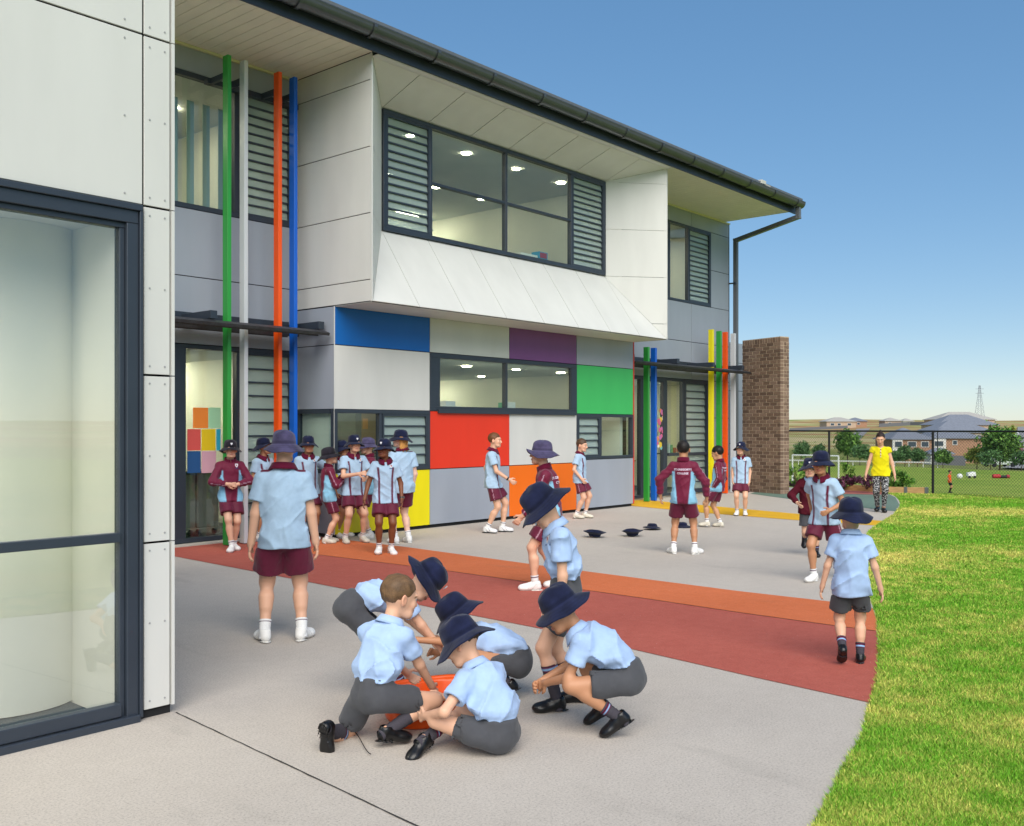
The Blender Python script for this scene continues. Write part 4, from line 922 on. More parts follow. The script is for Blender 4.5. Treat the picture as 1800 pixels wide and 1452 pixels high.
# ================================================================== people: signed-distance bodies
def smin(a, b, k):
    h = np.clip(.5 + .5 * (b - a) / k, 0, 1); return b + (a - b) * h - k * h * (1 - h)
def smax(a, b, k): return -smin(-a, -b, k)
def rcone(P, a, b, ra, rb):
    d = b - a; q = P - a; t = np.clip((q @ d) / max(d @ d, 1e-9), 0, 1)
    return np.linalg.norm(q - t[:, None] * d, axis=1) - (ra + (rb - ra) * t)
def ell(P, c, fr, r):
    q = (P - c) @ fr.T; r = np.array(r, float)
    k0 = np.linalg.norm(q / r, axis=1); k1 = np.linalg.norm(q / (r * r), axis=1)
    return k0 * (k0 - 1) / np.maximum(k1, 1e-6)
def econe(P, a, b, ra, rb, fr, ratio):
    """round cone squashed by `ratio` along the frame's forward axis"""
    q = (P - a) @ fr.T; q[:, 1] /= ratio
    d = (b - a) @ fr.T; d[1] /= ratio
    t = np.clip((q @ d) / max(d @ d, 1e-9), 0, 1)
    return (np.linalg.norm(q - t[:, None] * d, axis=1) - (ra + (rb - ra) * t)) * (.5 + .5 * ratio)
def surf(fn, lo, hi, h):
    """sparse sampling + surface nets"""
    lo = np.array(lo, float) - 3 * h; n = np.ceil((np.array(hi) + 3 * h - lo) / (4 * h)).astype(int) + 1
    ci = np.stack(np.meshgrid(*[np.arange(k) for k in n], indexing='ij'), -1).reshape(-1, 3)
    d = fn(lo + (ci * 4 + 1.5) * h)
    V = np.repeat(np.repeat(np.repeat(np.where(d > 0, 1., -1.).reshape(n), 4, 0), 4, 1), 4, 2).astype(np.float32)
    near = ci[np.abs(d) < 4 * h * 1.25]
    off = np.stack(np.meshgrid(*[np.arange(4)] * 3, indexing='ij'), -1).reshape(-1, 3)
    idx = (near[:, None, :] * 4 + off[None]).reshape(-1, 3)
    V[idx[:, 0], idx[:, 1], idx[:, 2]] = fn(lo + idx * h)
    S = V < 0
    cnt = np.zeros(np.array(V.shape) - 1, np.int8)
    for a in (0, 1):
        for b in (0, 1):
            for c in (0, 1):
                cnt += S[a:S.shape[0] - 1 + a, b:S.shape[1] - 1 + b, c:S.shape[2] - 1 + c]
    act = (cnt > 0) & (cnt < 8)
    A = np.argwhere(act); ids = -np.ones(act.shape, np.int64); ids[act] = np.arange(len(A))
    acc = np.zeros((len(A), 3)); num = np.zeros(len(A))
    for ax in range(3):
        o1, o2 = [x for x in range(3) if x != ax]
        for b in (0, 1):
            for c in (0, 1):
                p = A.copy(); p[:, o1] += b; p[:, o2] += c; q = p.copy(); q[:, ax] += 1
                v0 = V[p[:, 0], p[:, 1], p[:, 2]]; v1 = V[q[:, 0], q[:, 1], q[:, 2]]
                m = (v0 < 0) != (v1 < 0); t = np.where(m, v0 / np.where(m, v0 - v1, 1), 0)
                loc = p.astype(float); loc[:, ax] += t
                acc[m] += loc[m]; num[m] += 1
    X = lo + acc / num[:, None] * h
    Fs = []
    for ax in range(3):
        o1, o2 = (ax + 1) % 3, (ax + 2) % 3
        s0 = [slice(None)] * 3; s1 = [slice(None)] * 3; s0[ax] = slice(0, -1); s1[ax] = slice(1, None)
        E = np.argwhere(S[tuple(s0)] != S[tuple(s1)])
        E = E[(E[:, o1] > 0) & (E[:, o2] > 0) & (E[:, o1] < act.shape[o1]) & (E[:, o2] < act.shape[o2])]
        flip = S[E[:, 0], E[:, 1], E[:, 2]]
        qs = []
        for (b, c) in ((-1, -1), (0, -1), (0, 0), (-1, 0)):
            e = E.copy(); e[:, o1] += b; e[:, o2] += c; qs.append(ids[e[:, 0], e[:, 1], e[:, 2]])
        q = np.stack(qs, 1); q[~flip] = q[~flip][:, ::-1]
        Fs.append(q)
    F = np.concatenate(Fs); F = F[(F >= 0).all(1)]
    return X, F
def joinvf(parts):
    V = []; F = []; n = 0
    for v, f in parts: V.append(v); F.append(f + n); n += len(v)
    return np.concatenate(V), np.concatenate(F)
def ik(a, t, l1, l2, pole):
    d = t - a; L = np.linalg.norm(d); Lm = (l1 + l2) * .998
    if L > Lm: d = d * (Lm / L); L = Lm; t = a + d
    u = d / L; x = (l1 * l1 - l2 * l2 + L * L) / (2 * L); hgt = math.sqrt(max(l1 * l1 - x * x, 0))
    p = pole - u * (pole @ u)
    return a + u * x + nrm(p) * hgt, t

SKIN = {'fair': 'd9a98c', 'tan': 'b98563', 'olive': 'bf8f6c', 'brown': '7a4a30', 'pale': 'e3b9a2'}
C_BLUE, C_SHIRT, C_MAR, C_JKT, C_GREY, C_NAVY, C_FADE = [np.array(lin(c)) for c in ('a5bfd6', 'a2bbdf', '5e1530', '6a1634', '4b4c50', '1a1f38', '4a4562')]
C_WHITE = np.array(lin('e4e4e2'))

class Pose: pass
def person(label, at, H, face, top='polo', bottom='maroon', shoe='white', skin='fair', hair='3a2a1e', hat='navy', hatlook=None,
           fat=1.0, lean=0, roll=0, twist=0, hunch=0, plean=None, pel=(0, 0, .515), head=(0, 0), headroll=0, hl=None, hr=None, fl=None, fr=None,
           el=(-.7, -1, -.3), er=(.7, -1, -.3), kl=(-.1, 1, 0), kr=(.1, 1, 0), toel=-8, toer=8, ptl=0, ptr=0, fupl=None, fupr=None,
           detail=1.0, hs=None, hairkind='short', tuck=False, curl=25, hdl=None, hdr=None, crest=False, hatcrest=False, backtext=False, name='person',
           brim=.053, group=None, glasses=False, watch=None, lift=0.0, palml=None, palmr=None, category='person', sock=None, sleeve=.62, wrinkle=1.0,
           hemdrop=None, lanyard=False, seed=0):
    """at = ground point (world x, y[, z]); face = degrees, 0 looks away from the camera, 90 to the right; lengths in pose are fractions of H"""
    O = np.array([at[0], at[1], at[2] if len(at) > 2 else 0.0])
    view = nrm(np.array([O[0], O[1], 0])); vr = np.array([view[1], -view[0], 0])
    f = view * math.cos(R_(face)) + vr * math.sin(R_(face)); r = np.array([f[1], -f[0], 0.0]); z = UP
    def W(p): return O + (r * p[0] + f * p[1] + z * p[2]) * H
    def D(p): return nrm(r * p[0] + f * p[1] + z * p[2])
    def frame(lean_, roll_, tw):
        u = rotv(z, r, -lean_); u = rotv(u, f, roll_); rr = rotv(r, f, roll_); rr = rr - u * (rr @ u); rr = nrm(rotv(rr, u, -tw))
        return np.array([rr, np.cross(u, rr), u])          # rows: right, forward, up
    plean = lean * .6 if plean is None else plean
    PF = frame(plean, roll * .5, twist * .2); TF = frame(lean, roll, twist * .6); CF = frame(lean + hunch, roll, twist)
    pelvis = W(pel); mid = pelvis + PF[2] * .02 * H + TF[2] * .10 * H; neck = mid + CF[2] * .172 * H
    chest = mid + CF[2] * .075 * H
    sw = .086 * H * (1 + (fat - 1) * .5)
    shl = neck - CF[2] * .045 * H - CF[0] * sw; shr = neck - CF[2] * .045 * H + CF[0] * sw
    hipl = pelvis - PF[2] * .018 * H - PF[0] * .048 * H * (1 + (fat - 1) * .5); hipr = pelvis - PF[2] * .018 * H + PF[0] * .048 * H * (1 + (fat - 1) * .5)
    # limbs
    if fl is None: fl = (-.065, 0, .042)
    if fr is None: fr = (.065, 0, .042)
    al, ar = W(fl), W(fr)
    knl, al = ik(hipl, al, .245 * H, .245 * H, D(kl)); knr, ar = ik(hipr, ar, .245 * H, .245 * H, D(kr))
    def arm(sh, tgt, s, pole):
        t = W(tgt) if tgt is not None else sh + (CF[0] * s * .022 - z * .297 + f * .03) * H
        return ik(sh, t, .165 * H, .142 * H, D(pole))
    ebl, wrl = arm(shl, hl, -1, el); ebr, wrr = arm(shr, hr, 1, er)
    # head
    hs = (.226 if hs is None else hs) / .22
    hu = rotv(CF[2] * .35 + z * .65, z, 0); hu = nrm(hu)
    hf = f * math.cos(R_(head[0])) + r * math.sin(R_(head[0])); hr_ = np.array([hf[1], -hf[0], 0.0])
    hf2 = rotv(hf, hr_, head[1]); hup = np.cross(hr_, hf2)
    if headroll: hr_ = rotv(hr_, hf2, headroll); hup = rotv(hup, hf2, headroll)
    HF = np.array([hr_, hf2, hup])
    skull = neck + hu * .060 * H + hf * .012 * H
    hc = skull + hup * .062 * hs + hf2 * .018 * hs
    def Hd(x, y, zz): return hc + (HF[0] * x + HF[1] * y + HF[2] * zz) * hs
    nt_ = hc - (HF[2] * .045 + HF[1] * .015) * hs
    fr_ = fat
    ra = np.array([.0255, .0215, .0225, .0155]) * H * (1 + (fat - 1) * .9)
    rl = np.array([.047, .0345, .034, .0205]) * H * (1 + (fat - 1) * .8)
    # ---------------- feet / shoes geometry
    def footframe(toe, pitch, up=None):
        d = f * math.cos(R_(toe)) + r * math.sin(R_(toe)); s_ = np.array([d[1], -d[0], 0.0])
        if up is not None:
            return up
        d2 = rotv(d, s_, -pitch); return np.array([s_, d2, np.cross(s_, d2)])
    FFl, FFr = footframe(toel, ptl, fupl), footframe(toer, ptr, fupr)
    # ---------------- hands
    def hand(wr, eb, s, hd, palm):
        d = nrm(wr - eb) if hd is None else D(hd)
        pn = (-CF[0] * s) if palm is None else D(palm)      # palm normal
        pn = nrm(pn - d * (pn @ d)); t = np.cross(pn, d) * s    # towards the thumb for a hand whose palm faces the body
        if palm is None and t @ f < 0: t = -t
        L = .098 * H; q = []
        q.append(('e', wr + d * L * .26, np.array([t, pn, d]), (L * .19, L * .085, L * .30)))
        q.append(('c', wr - d * L * .06, wr + d * L * .12, ra[3] * .95, L * .15))
        for k, (o, ln) in enumerate(((.145, .40), (.05, .45), (-.05, .42), (-.145, .33))):
            p0 = wr + d * L * .48 + t * L * o * 1.05; dd = nrm(d + t * o * .9)
            for si, (frac, cc) in enumerate(((.45, .5), (.32, 1.1), (.23, 1.7))):
                ang = curl * cc * (1 + .12 * k)
                dr = dd * math.cos(R_(ang)) + pn * math.sin(R_(ang)); p1 = p0 + dr * L * ln * frac
                q.append(('c', p0, p1, L * (.066 - .006 * si), L * (.060 - .006 * si))); p0 = p1
        p0 = wr + d * L * .14 + t * L * .13; d1 = nrm(d * .7 + t * .75 + pn * .25); p1 = p0 + d1 * L * .26
        q.append(('c', p0, p1, L * .085, L * .07)); p2 = p1 + nrm(d * .9 + t * .25 + pn * .35) * L * .22
        q.append(('c', p1, p2, L * .068, L * .055))
        return q, wr + d * L * .5, L
    hql, hcl, hL = hand(wrl, ebl, -1, hdl, palml); hqr, hcr, hL = hand(wrr, ebr, 1, hdr, palmr)
    def handsdf(P, q):
        dmin = None
        for it in q:
            dd = ell(P, *it[1:]) if it[0] == 'e' else rcone(P, *it[1:])
            dmin = dd if dmin is None else smin(dmin, dd, .0045)
        return dmin
    # ---------------- body
    def calf(P, kn, an):
        d = an - kn; back = nrm(np.cross(np.cross(d, D((0, 1, 0)) + 1e-3), d))
        m = kn + d * .32 - nrm(D((0, 1, 0)) - d * (D((0, 1, 0)) @ d) / (d @ d)) * .008 * H
        return smin(rcone(P, kn, an, rl[2] * .87, rl[3]), rcone(P, m, m + d * .18, rl[2] * .98, rl[2] * .8), .02)
    def torso(P, e=0.0, sc=1.0):
        a = ell(P, pelvis + PF[2] * .005 * H, PF, np.array([.076, .062, .075]) * H * sc * (1 + (fat - 1)) + e)
        a = smin(a, ell(P, mid, TF, np.array([.068, .054, .092]) * H * sc * (1 + (fat - 1) * 1.15) + e), .05)
        a = smin(a, ell(P, chest + CF[2] * .01 * H, CF, np.array([.074, .056, .092]) * H * sc * (1 + (fat - 1) * .9) + e), .05)
        a = smin(a, rcone(P, shl, shr, .029 * H + e, .029 * H + e), .04)
        a = smin(a, rcone(P, neck - CF[2] * .072 * H, neck - CF[2] * .09 * H, .044 * H + e, .048 * H + e), .04)
        return a
    def headsdf(P):
        q = (P - hc) @ HF.T / hs; I = np.eye(3); Z0 = np.zeros(3)
        def E(c, rr): return ell(q, np.array(c), I, rr)
        d = E((0, -.014, .030), (.0735, .090, .080))
        d = smin(d, E((0, .020, -.028), (.056, .066, .078)), .035)
        d = smin(d, rcone(q, np.array([-.030, .050, -.078]), np.array([.030, .050, -.078]), .024, .024), .025)
        d = smin(d, E((0, .070, -.090), (.020, .017, .015)), .016)
        d = smin(d, E((.036, .062, -.028), (.022, .018, .022)), .02); d = smin(d, E((-.036, .062, -.028), (.022, .018, .022)), .02)
        d = smin(d, E((0, .076, .022), (.048, .012, .011)), .018)
        for s in (-1, 1): d = smax(d, -E((s * .031, .092, .004), (.017, .014, .010)), .010)
        for s in (-1, 1): d = np.minimum(d, E((s * .031, .0725, .004), (.0125, .0115, .0105)))
        d = smin(d, rcone(q, np.array([0, .083, .008]), np.array([0, .101, -.030]), .0065, .0095), .010)
        for s in (-1, 1): d = smin(d, E((s * .010, .093, -.034), (.007, .009, .006)), .006)
        d = smin(d, E((0, .086, -.056), (.021, .008, .0058)), .006); d = smin(d, E((0, .085, -.066), (.018, .008, .006)), .006)
        for s in (-1, 1):
            c = np.array([s * .076, -.008, -.008]); fe = np.array([[.92, s * .38, 0], [-s * .38, .92, 0], [0, 0, 1.]])
            ear = ell(q, c, fe, np.array([.008, .019, .031])); ear = smax(ear, -ell(q, c + np.array([s * .008, .004, .003]), fe, np.array([.006, .011, .019])), .005)
            d = smin(d, ear, .006)
        return d * hs
    nb = neck - CF[2] * .02 * H
    def limbs(P):
        d = rcone(P, shl, ebl, ra[0], ra[1]); d = smin(d, rcone(P, ebl, wrl, ra[2], ra[3]), .015)
        e = rcone(P, shr, ebr, ra[0], ra[1]); d = np.minimum(d, smin(e, rcone(P, ebr, wrr, ra[2], ra[3]), .015))
        a = smin(rcone(P, hipl, knl, rl[0], rl[1]), calf(P, knl, al), .02)
        b = smin(rcone(P, hipr, knr, rl[0], rl[1]), calf(P, knr, ar), .02)
        return d, np.minimum(a, b)
    def footsdf(P, an, FF, e=0.0):
        q = (P - an) @ FF.T; s = H / 1.4 * (1.0 if H < 1.5 else .97)
        I = np.eye(3); L = .115 * s
        d = rcone(q, np.array([0, -.012, .01]) * s, np.array([0, -.022, -.020]) * s, (.034 + e) * s, (.032 + e) * s)
        d = smin(d, rcone(q, np.array([0, .03, -.014]) * s, np.array([0.004, L, -.032]) * s, (.036 + e) * s, (.027 + e) * s), .025 * s)
        d = smin(d, ell(q, np.array([.0, .10, -.030]) * s, I, (np.array([.041, .055, .026]) + e) * s), .02 * s)
        return d, q, s
    def body(P):
        A, Lg = limbs(P)
        d = smin(torso(P, 0.0, .94), A, .02); d = smin(d, Lg, .02)
        d = smin(d, rcone(P, nb, nt_, .0335 * H * (1 + (fat - 1) * .6), .0325 * H), .02)
        d = smin(d, headsdf(P), .012)
        for q_, c_ in ((hql, hcl), (hqr, hcr)):
            m = np.linalg.norm(P - c_, axis=1) < hL * 1.1
            if m.any(): d[m] = smin(d[m], handsdf(P[m], q_), .008)
        for an, FF in ((al, FFl), (ar, FFr)):
            m = np.linalg.norm(P - an, axis=1) < .25
            if m.any(): d[m] = smin(d[m], footsdf(P[m], an, FF, -.013)[0], .01)
        return d
    J = np.array([pelvis, neck, shl, shr, ebl, ebr, wrl, wrr, knl, knr, al, ar, hipl, hipr, hc])
    g0 = .0095 * detail
    lo, hi = J.min(0) - .13, J.max(0) + .13
    for an, FF in ((al, FFl), (ar, FFr)):
        for e in (-.08, .2): lo = np.minimum(lo, an + FF[1] * e - .06); hi = np.maximum(hi, an + FF[1] * e + .06)
    V0, F0 = surf(body, lo, hi, g0)
    hr1 = .128 * hs; hh = .0046 * max(1, detail * .9)
    bx = [(hc - .145 * hs, hc + .145 * hs, lambda P: np.linalg.norm(P - hc, axis=1) - hr1, hh)]
    for c_ in (hcl, hcr): bx.append((c_ - hL * .75, c_ + hL * .75, lambda P, c_=c_: np.linalg.norm(P - c_, axis=1) - hL * .68, .0040 * max(1, detail * .9)))
    inside = np.zeros(len(V0), bool); parts = []
    for b0, b1, rg, hstep in bx:
        inside |= rg(V0) < -1.2 * g0
        v, q = surf(body, b0, b1, hstep)
        keep = rg(v) < 0; q = q[keep[q].all(1)]; used = np.unique(q); mp = -np.ones(len(v), int); mp[used] = np.arange(len(used))
        parts.append((v[used], mp[q]))
    F0 = F0[~inside[F0].all(1)]; used = np.unique(F0); mp = -np.ones(len(V0), int); mp[used] = np.arange(len(used))
    V, Fq = joinvf([(V0[used], mp[F0])] + parts)
    # ---------------- skin colour
    sk = np.array(lin(SKIN[skin])); col = np.tile(sk, (len(V), 1))
    col *= (1 + .05 * vnoise(V * 14, seed))[:, None]
    q = (V - hc) @ HF.T / hs
    hd_ = np.linalg.norm(q, axis=1) < .14
    def blend(mask, c, a=1.0): col[mask] = col[mask] * (1 - a) + np.array(c) * a
    ax_ = np.abs(q[:, 0])
    red = sk * np.array([1.0, .72, .68])
    blend(hd_ & (((ax_ - .038) / .02) ** 2 + ((q[:, 2] + .03) / .018) ** 2 < 1) & (q[:, 1] > .03), red, .45)
    blend(hd_ & (ax_ < .014) & (q[:, 1] > .09) & (np.abs(q[:, 2] + .032) < .01), red, .4)
    blend(hd_ & (ax_ > .074) & (np.abs(q[:, 2] + .005) < .04), red, .45)
    lip = np.array(lin('b06a60')) * (.6 if skin == 'brown' else 1)
    blend(hd_ & (((ax_) / .022) ** 2 + ((q[:, 2] + .061) / .0095) ** 2 < 1) & (q[:, 1] > .07), lip, .8)
    hairc = np.array(lin(hair))
    ex = (ax_ - .031)
    blend(hd_ & (q[:, 1] > .06) & (np.abs(ex) < .018) & (np.abs(q[:, 2] - .0225 + .012 * (ex / .018) ** 2) < .0042), hairc * .8, .85)
    eye = hd_ & (q[:, 1] > .068) & ((ex / .0135) ** 2 + ((q[:, 2] - .004) / .0056) ** 2 < 1)
    blend(eye, lin('b9b1a9')); blend(eye & (ex ** 2 + (q[:, 2] - .004) ** 2 < .0062 ** 2), lin('2a1d16'))
    root = thing(name, tuple(O), label, category, group)
    link('body', npmesh('body', V, Fq, col), M_SKIN, root)
    # ---------------- hair
    def hairsdf(P):
        p = (P - hc) @ HF.T / hs
        d = ell(p, np.array([0, -.016, .034]), np.eye(3), np.array([.0795, .0955, .0855])) * hs
        st = vnoise(np.c_[p[:, 0] * 150, p[:, 1] * 60, p[:, 2] * 60], seed + 3) * .0022 + vnoise(p * 32, seed + 5) * .0035
        d = d + st
        if hat: d = np.maximum(d + .004, (p[:, 2] - .045) * hs)
        line = np.interp(p[:, 1], [-.11, -.05, -.015, .02, .055, .09], [-.062, -.058, -.004, .012, .044, .058])
        line = line + .010 * vnoise(p * 40, seed + 9)
        if hairkind == 'bun': line = line + .014 * (p[:, 1] > .03)
        d = smax(d, (line - p[:, 2]) * hs, .004)
        if hairkind == 'long':
            for s in range(12):
                a0 = (s / 11 - .5) * 2.6; top_ = np.array([math.sin(a0) * .076, -math.cos(a0) * .082 - .012, .02])
                bot = np.array([math.sin(a0) * .088, -math.cos(a0) * .085 - .02, -.125 - .02 * ((s * 7) % 3)])
                d = smin(d, (rcone(p, top_, bot, .017, .009) + .003 * vnoise(np.c_[p[:, 0] * 160, p[:, 1] * 160, p[:, 2] * 25], s)) * hs, .008)
        if hairkind == 'pony':
            d = smin(d, (rcone(p, np.array([0, -.10, -.01]), np.array([.02, -.145, -.10]), .026, .024) + .003 * vnoise(p * 90, 2)) * hs, .012)
            d = smin(d, (rcone(p, np.array([.02, -.145, -.10]), np.array([.01, -.15, -.20]), .024, .008) + .003 * vnoise(p * 90, 2)) * hs, .012)
        if hairkind == 'bun':
            d = smin(d, (np.linalg.norm(p - np.array([0, -.055, .125]), axis=1) - .032 + .003 * vnoise(p * 90, 2)) * hs, .012)
            d = smin(d, (ell(p, np.array([0, -.02, .036]), np.eye(3), np.array([.080, .097, .088])) + .002) * hs, .004) if False else d
        return d
    hx, hq = surf(hairsdf, hc - .26 * hs if hairkind in ('long', 'pony') else hc - .15 * hs, hc + (.19 if hairkind == 'bun' else .15) * hs, .0052 * max(1, detail * .8))
    ph = (hx - hc) @ HF.T
    hc_ = np.tile(hairc, (len(hx), 1)) * (1 + .30 * vnoise(np.c_[ph[:, 0] * 130, ph[:, 1] * 45, ph[:, 2] * 45], seed + 1) + .12 * vnoise(ph * 20, 4))[:, None]
    link('hair', npmesh('hair', hx, hq, np.clip(hc_, 0, 1)), M_HAIR, root)
    # ---------------- top
    hemd = (.075 if hemdrop is None else hemdrop) * H if not tuck else -.054 * H
    jacket = top in ('jacket', 'sweater')
    e0 = .010 if not jacket else .016
    hem = pelvis - PF[2] * hemd
    sl_ = 1.0 if jacket else sleeve
    def sleevep(sh, eb, wr):
        if jacket: return eb, wr - nrm(wr - eb) * .012 * H
        return sh + (eb - sh) * sl_, None
    fs_ = 1 + (fat - 1) * .9
    topw = .082 * H * fs_ + .006; hemw = (.093 if not tuck else .084) * H * fs_ + .010
    def fold(P):
        q = (P - mid) @ TF.T; n1 = vnoise(np.c_[q[:, 0] * 11, q[:, 1] * 11, q[:, 2] * 4.0 + q[:, 0] * 4], seed + 11)
        n2 = vnoise(np.c_[q[:, 0] * 9 + q[:, 2] * 8, q[:, 1] * 16, q[:, 2] * 13 - q[:, 0] * 8], seed + 17)
        n3 = 1 - np.abs(vnoise(np.c_[q[:, 0] * 10 - q[:, 2] * 5, q[:, 1] * 10, q[:, 2] * 7], seed + 23)) * 2
        cr = (1 - np.abs(vnoise(np.c_[q[:, 0] * 9 + q[:, 2] * 3.2, q[:, 1] * 9, q[:, 2] * 2.4], seed + 29))) ** 4
        c2 = (1 - np.abs(vnoise(np.c_[q[:, 0] * 8 - q[:, 2] * 8, q[:, 1] * 10 + q[:, 2] * 4, q[:, 2] * 4.5], seed + 37))) ** 5
        lowb = np.clip(.55 - q[:, 2] * 3.5, .25, 1.2)
        return (n1 * .006 + n2 * .003 - (cr - .3) * .013 * lowb - (c2 - .25) * .012) * wrinkle
    def topbody(P, cut=True):
        d = ell(P, chest + CF[2] * .005 * H, CF, np.array([.076, .058, .094]) * H * fs_ + e0)
        d = smin(d, econe(P, chest + CF[2] * .0 * H, mid, topw + e0 * .3, (topw + hemw) / 2, TF, .74), .03)
        d = smin(d, econe(P, mid, hem - PF[2] * .05 * H, (topw + hemw) / 2, hemw, PF, .76), .04)
        d = smin(d, rcone(P, shl, shr, .030 * H + e0, .030 * H + e0), .045)
        d = smin(d, rcone(P, neck - CF[2] * .078 * H, neck - CF[2] * .09 * H, .046 * H + e0, .05 * H + e0), .05)
        if not tuck:
            d = smin(d, ell(P, pelvis - PF[2] * .005 * H, PF, np.array([.082, .067, .078]) * H * fat + .012), .03)
            for hip_, kn_ in ((hipl, knl), (hipr, knr)): d = smin(d, rcone(P, hip_, hip_ + (kn_ - hip_) * .3, .050 * H * (1 + (fat - 1) * .85) + .014, .052 * H * (1 + (fat - 1) * .85) + .014), .03)
        d = d + fold(P)
        d = np.minimum(d, torso(P, .005, .95))
        if tuck: d = d + .014 * np.clip(1 - np.abs((P - pelvis) @ PF[2] - .060 * H) / .035, 0, 1) - .014 * np.clip(1 - np.abs((P - pelvis) @ PF[2] - .108 * H) / .045, 0, 1)
        if top == 'jacket': d = d + .010 * np.clip(1 - np.abs((P - hem) @ PF[2]) / .025, 0, 1)
        if not cut: return d
        return smax(d, -((P - hem) @ PF[2] + (.004 if tuck else .006 * wrinkle) * vnoise((P - hem) * 9, seed + 2)), .006)
    def topsleeve(P, sh, eb, wr):
        e1, w1 = sleevep(sh, eb, wr); dr = nrm(eb - sh)
        wv = vnoise(P * 26, seed + 31) * .004 * wrinkle
        if jacket:
            sg = nrm(w1 - e1)
            d = rcone(P, sh, e1, .034 * H * fs_ + .010, .031 * H * fs_ + .009); d = smin(d, rcone(P, e1, w1, .031 * H * fs_ + .009, .024 * H + .005), .02)
            d = d + wv * 1.6 + .003 * np.sin(((P - e1) @ sg) * 95 + 3 * vnoise(P * 8, 3))
            return smax(d, (P - w1) @ sg, .006)
        if top == 'yellow':
            return smax(rcone(P, sh, e1, .038 * H, .044 * H), (P - (sh + dr * .04 * H)) @ dr, .01)
        d = rcone(P, sh, e1 + dr * .03 * H, .034 * H * fs_ + .007, .040 * H * fs_ + .011) + wv
        d = smax(d, (P - e1) @ dr, .005)
        core = rcone(P, e1 - dr * .035, e1 + dr * .06, ra[1] + .010, ra[1] + .014)
        return smax(d, -core, .004)
    def topsdf(P):
        b = topbody(P); s = np.minimum(topsleeve(P, shl, ebl, wrl), topsleeve(P, shr, ebr, wrr))
        d = smin(b, s, .022)
        return smax(d, -rcone(P, neck - CF[2] * .005 * H + CF[1] * .006 * H, nt_ + CF[1] * .01, .034 * H + .002, .036 * H + .004), .006)
    Jt = np.array([pelvis, hem, neck, shl, shr, ebl, ebr, mid] + ([wrl, wrr] if jacket else []))
    tv, tf_ = surf(topsdf, Jt.min(0) - .19 * fat, Jt.max(0) + .17 * fat, .0078 * detail)
    bd = topbody(tv); sd1 = topsleeve(tv, shl, ebl, wrl); sd2 = topsleeve(tv, shr, ebr, wrr)
    ssl = np.minimum(sd1, sd2) < bd - .002
    qt = (tv - neck) @ CF.T / H; qb = (tv - mid) @ TF.T / H
    base = {'polo': C_BLUE, 'shirt': C_SHIRT, 'jacket': C_JKT, 'sweater': np.array(lin('521a26')), 'yellow': np.array(lin('dccf16')), 'orange': np.array(lin('e0561c'))}[top]
    tc = np.tile(base, (len(tv), 1))
    def soft(d, w_=.0075 * detail): return np.clip(.5 + d / w_, 0, 1)
    def put(a, c): tc[:] = tc * (1 - a[:, None]) + c * a[:, None]
    if top == 'polo':
        au = np.abs(qb[:, 0]) / fs_
        st = soft((.0085 - np.abs(au - (.056 + .10 * np.clip(qb[:, 2] - .02, 0, .2)))) * H) * ((~ssl) & (qb[:, 1] > 0) & (qt[:, 2] < -.055))
        put(st, C_MAR)
        yk = soft((.011 - np.abs(qt[:, 1] + .016)) * H) * ((qt[:, 2] > -.075) & (np.abs(qt[:, 0]) > .03)) * soft((.092 * fs_ - np.abs(qt[:, 0])) * H)
        put(yk, C_MAR)
    if top == 'jacket':
        side = soft((np.abs(qb[:, 0]) / fs_ - .066 + .10 * np.clip(-qb[:, 2], -.03, .3)) * H) * (~ssl) * soft((-.085 - qt[:, 2]) * H)
        put(side, np.array(lin('86bdd9')))
        for s, sh, eb, wr in ((-1, shl, ebl, wrl), (1, shr, ebr, wrr)):
            for a_, b_ in ((sh, eb), (eb, wr)):
                d_ = b_ - a_; t_ = ((tv - a_) @ d_) / (d_ @ d_); o_ = tv - a_ - np.outer(np.clip(t_, 0, 1), d_)
                bk = nrm(np.cross(d_, CF[0])) ; outn = nrm(CF[0] * s - nrm(d_) * (CF[0] @ nrm(d_)) * s)
                lat = o_ @ np.cross(nrm(d_), outn)
                pm = ssl & (np.minimum(sd1, sd2) == (sd1 if s < 0 else sd2)) & (np.abs(lat - .012) < .0042) & (o_ @ outn > 0) & (t_ > 0) & (t_ < 1)
                tc[pm] = tc[pm] * .3 + .7 * np.array(lin('c9a8bd'))
    tc *= (1 + .03 * vnoise(tv * 9, seed + 40))[:, None]
    topname = {'polo': 'polo_shirt', 'shirt': 'school_shirt', 'jacket': 'sports_jacket', 'sweater': 'knit_sweater', 'yellow': 'sleeveless_top', 'orange': 'sports_shirt'}[top]
    tme = npmesh(topname, tv, tf_, np.clip(tc, 0, 1)); tob = link(topname, tme, M_NYLON if top == 'jacket' else (M_KNIT if top == 'sweater' else M_CLOTH), root)
    # collar
    if top not in ('yellow', 'orange'):
        cc = {'polo': C_MAR, 'shirt': C_SHIRT * 1.03, 'jacket': C_JKT * .8, 'sweater': C_SHIRT}[top]
        ax3 = nrm(nt_ - nb); fx = nrm(CF[1] - ax3 * (CF[1] @ ax3)); rx = np.cross(fx, ax3); n = 40; cv = []; cf = []
        rn = .037 * H * (1 + (fat - 1) * .5) + .004
        stand = top == 'jacket'
        prof = [(0, -.012), (.002, .024), (.006, .027), (.010, .024), (.020, .004), (.030, -.016), (.026, -.017), (.016, .001)] if not stand else [(0.004, -.02), (.004, .03), (.010, .032), (.013, .028), (.014, .0), (.016, -.024)]
        gap = .16 if not stand else .06
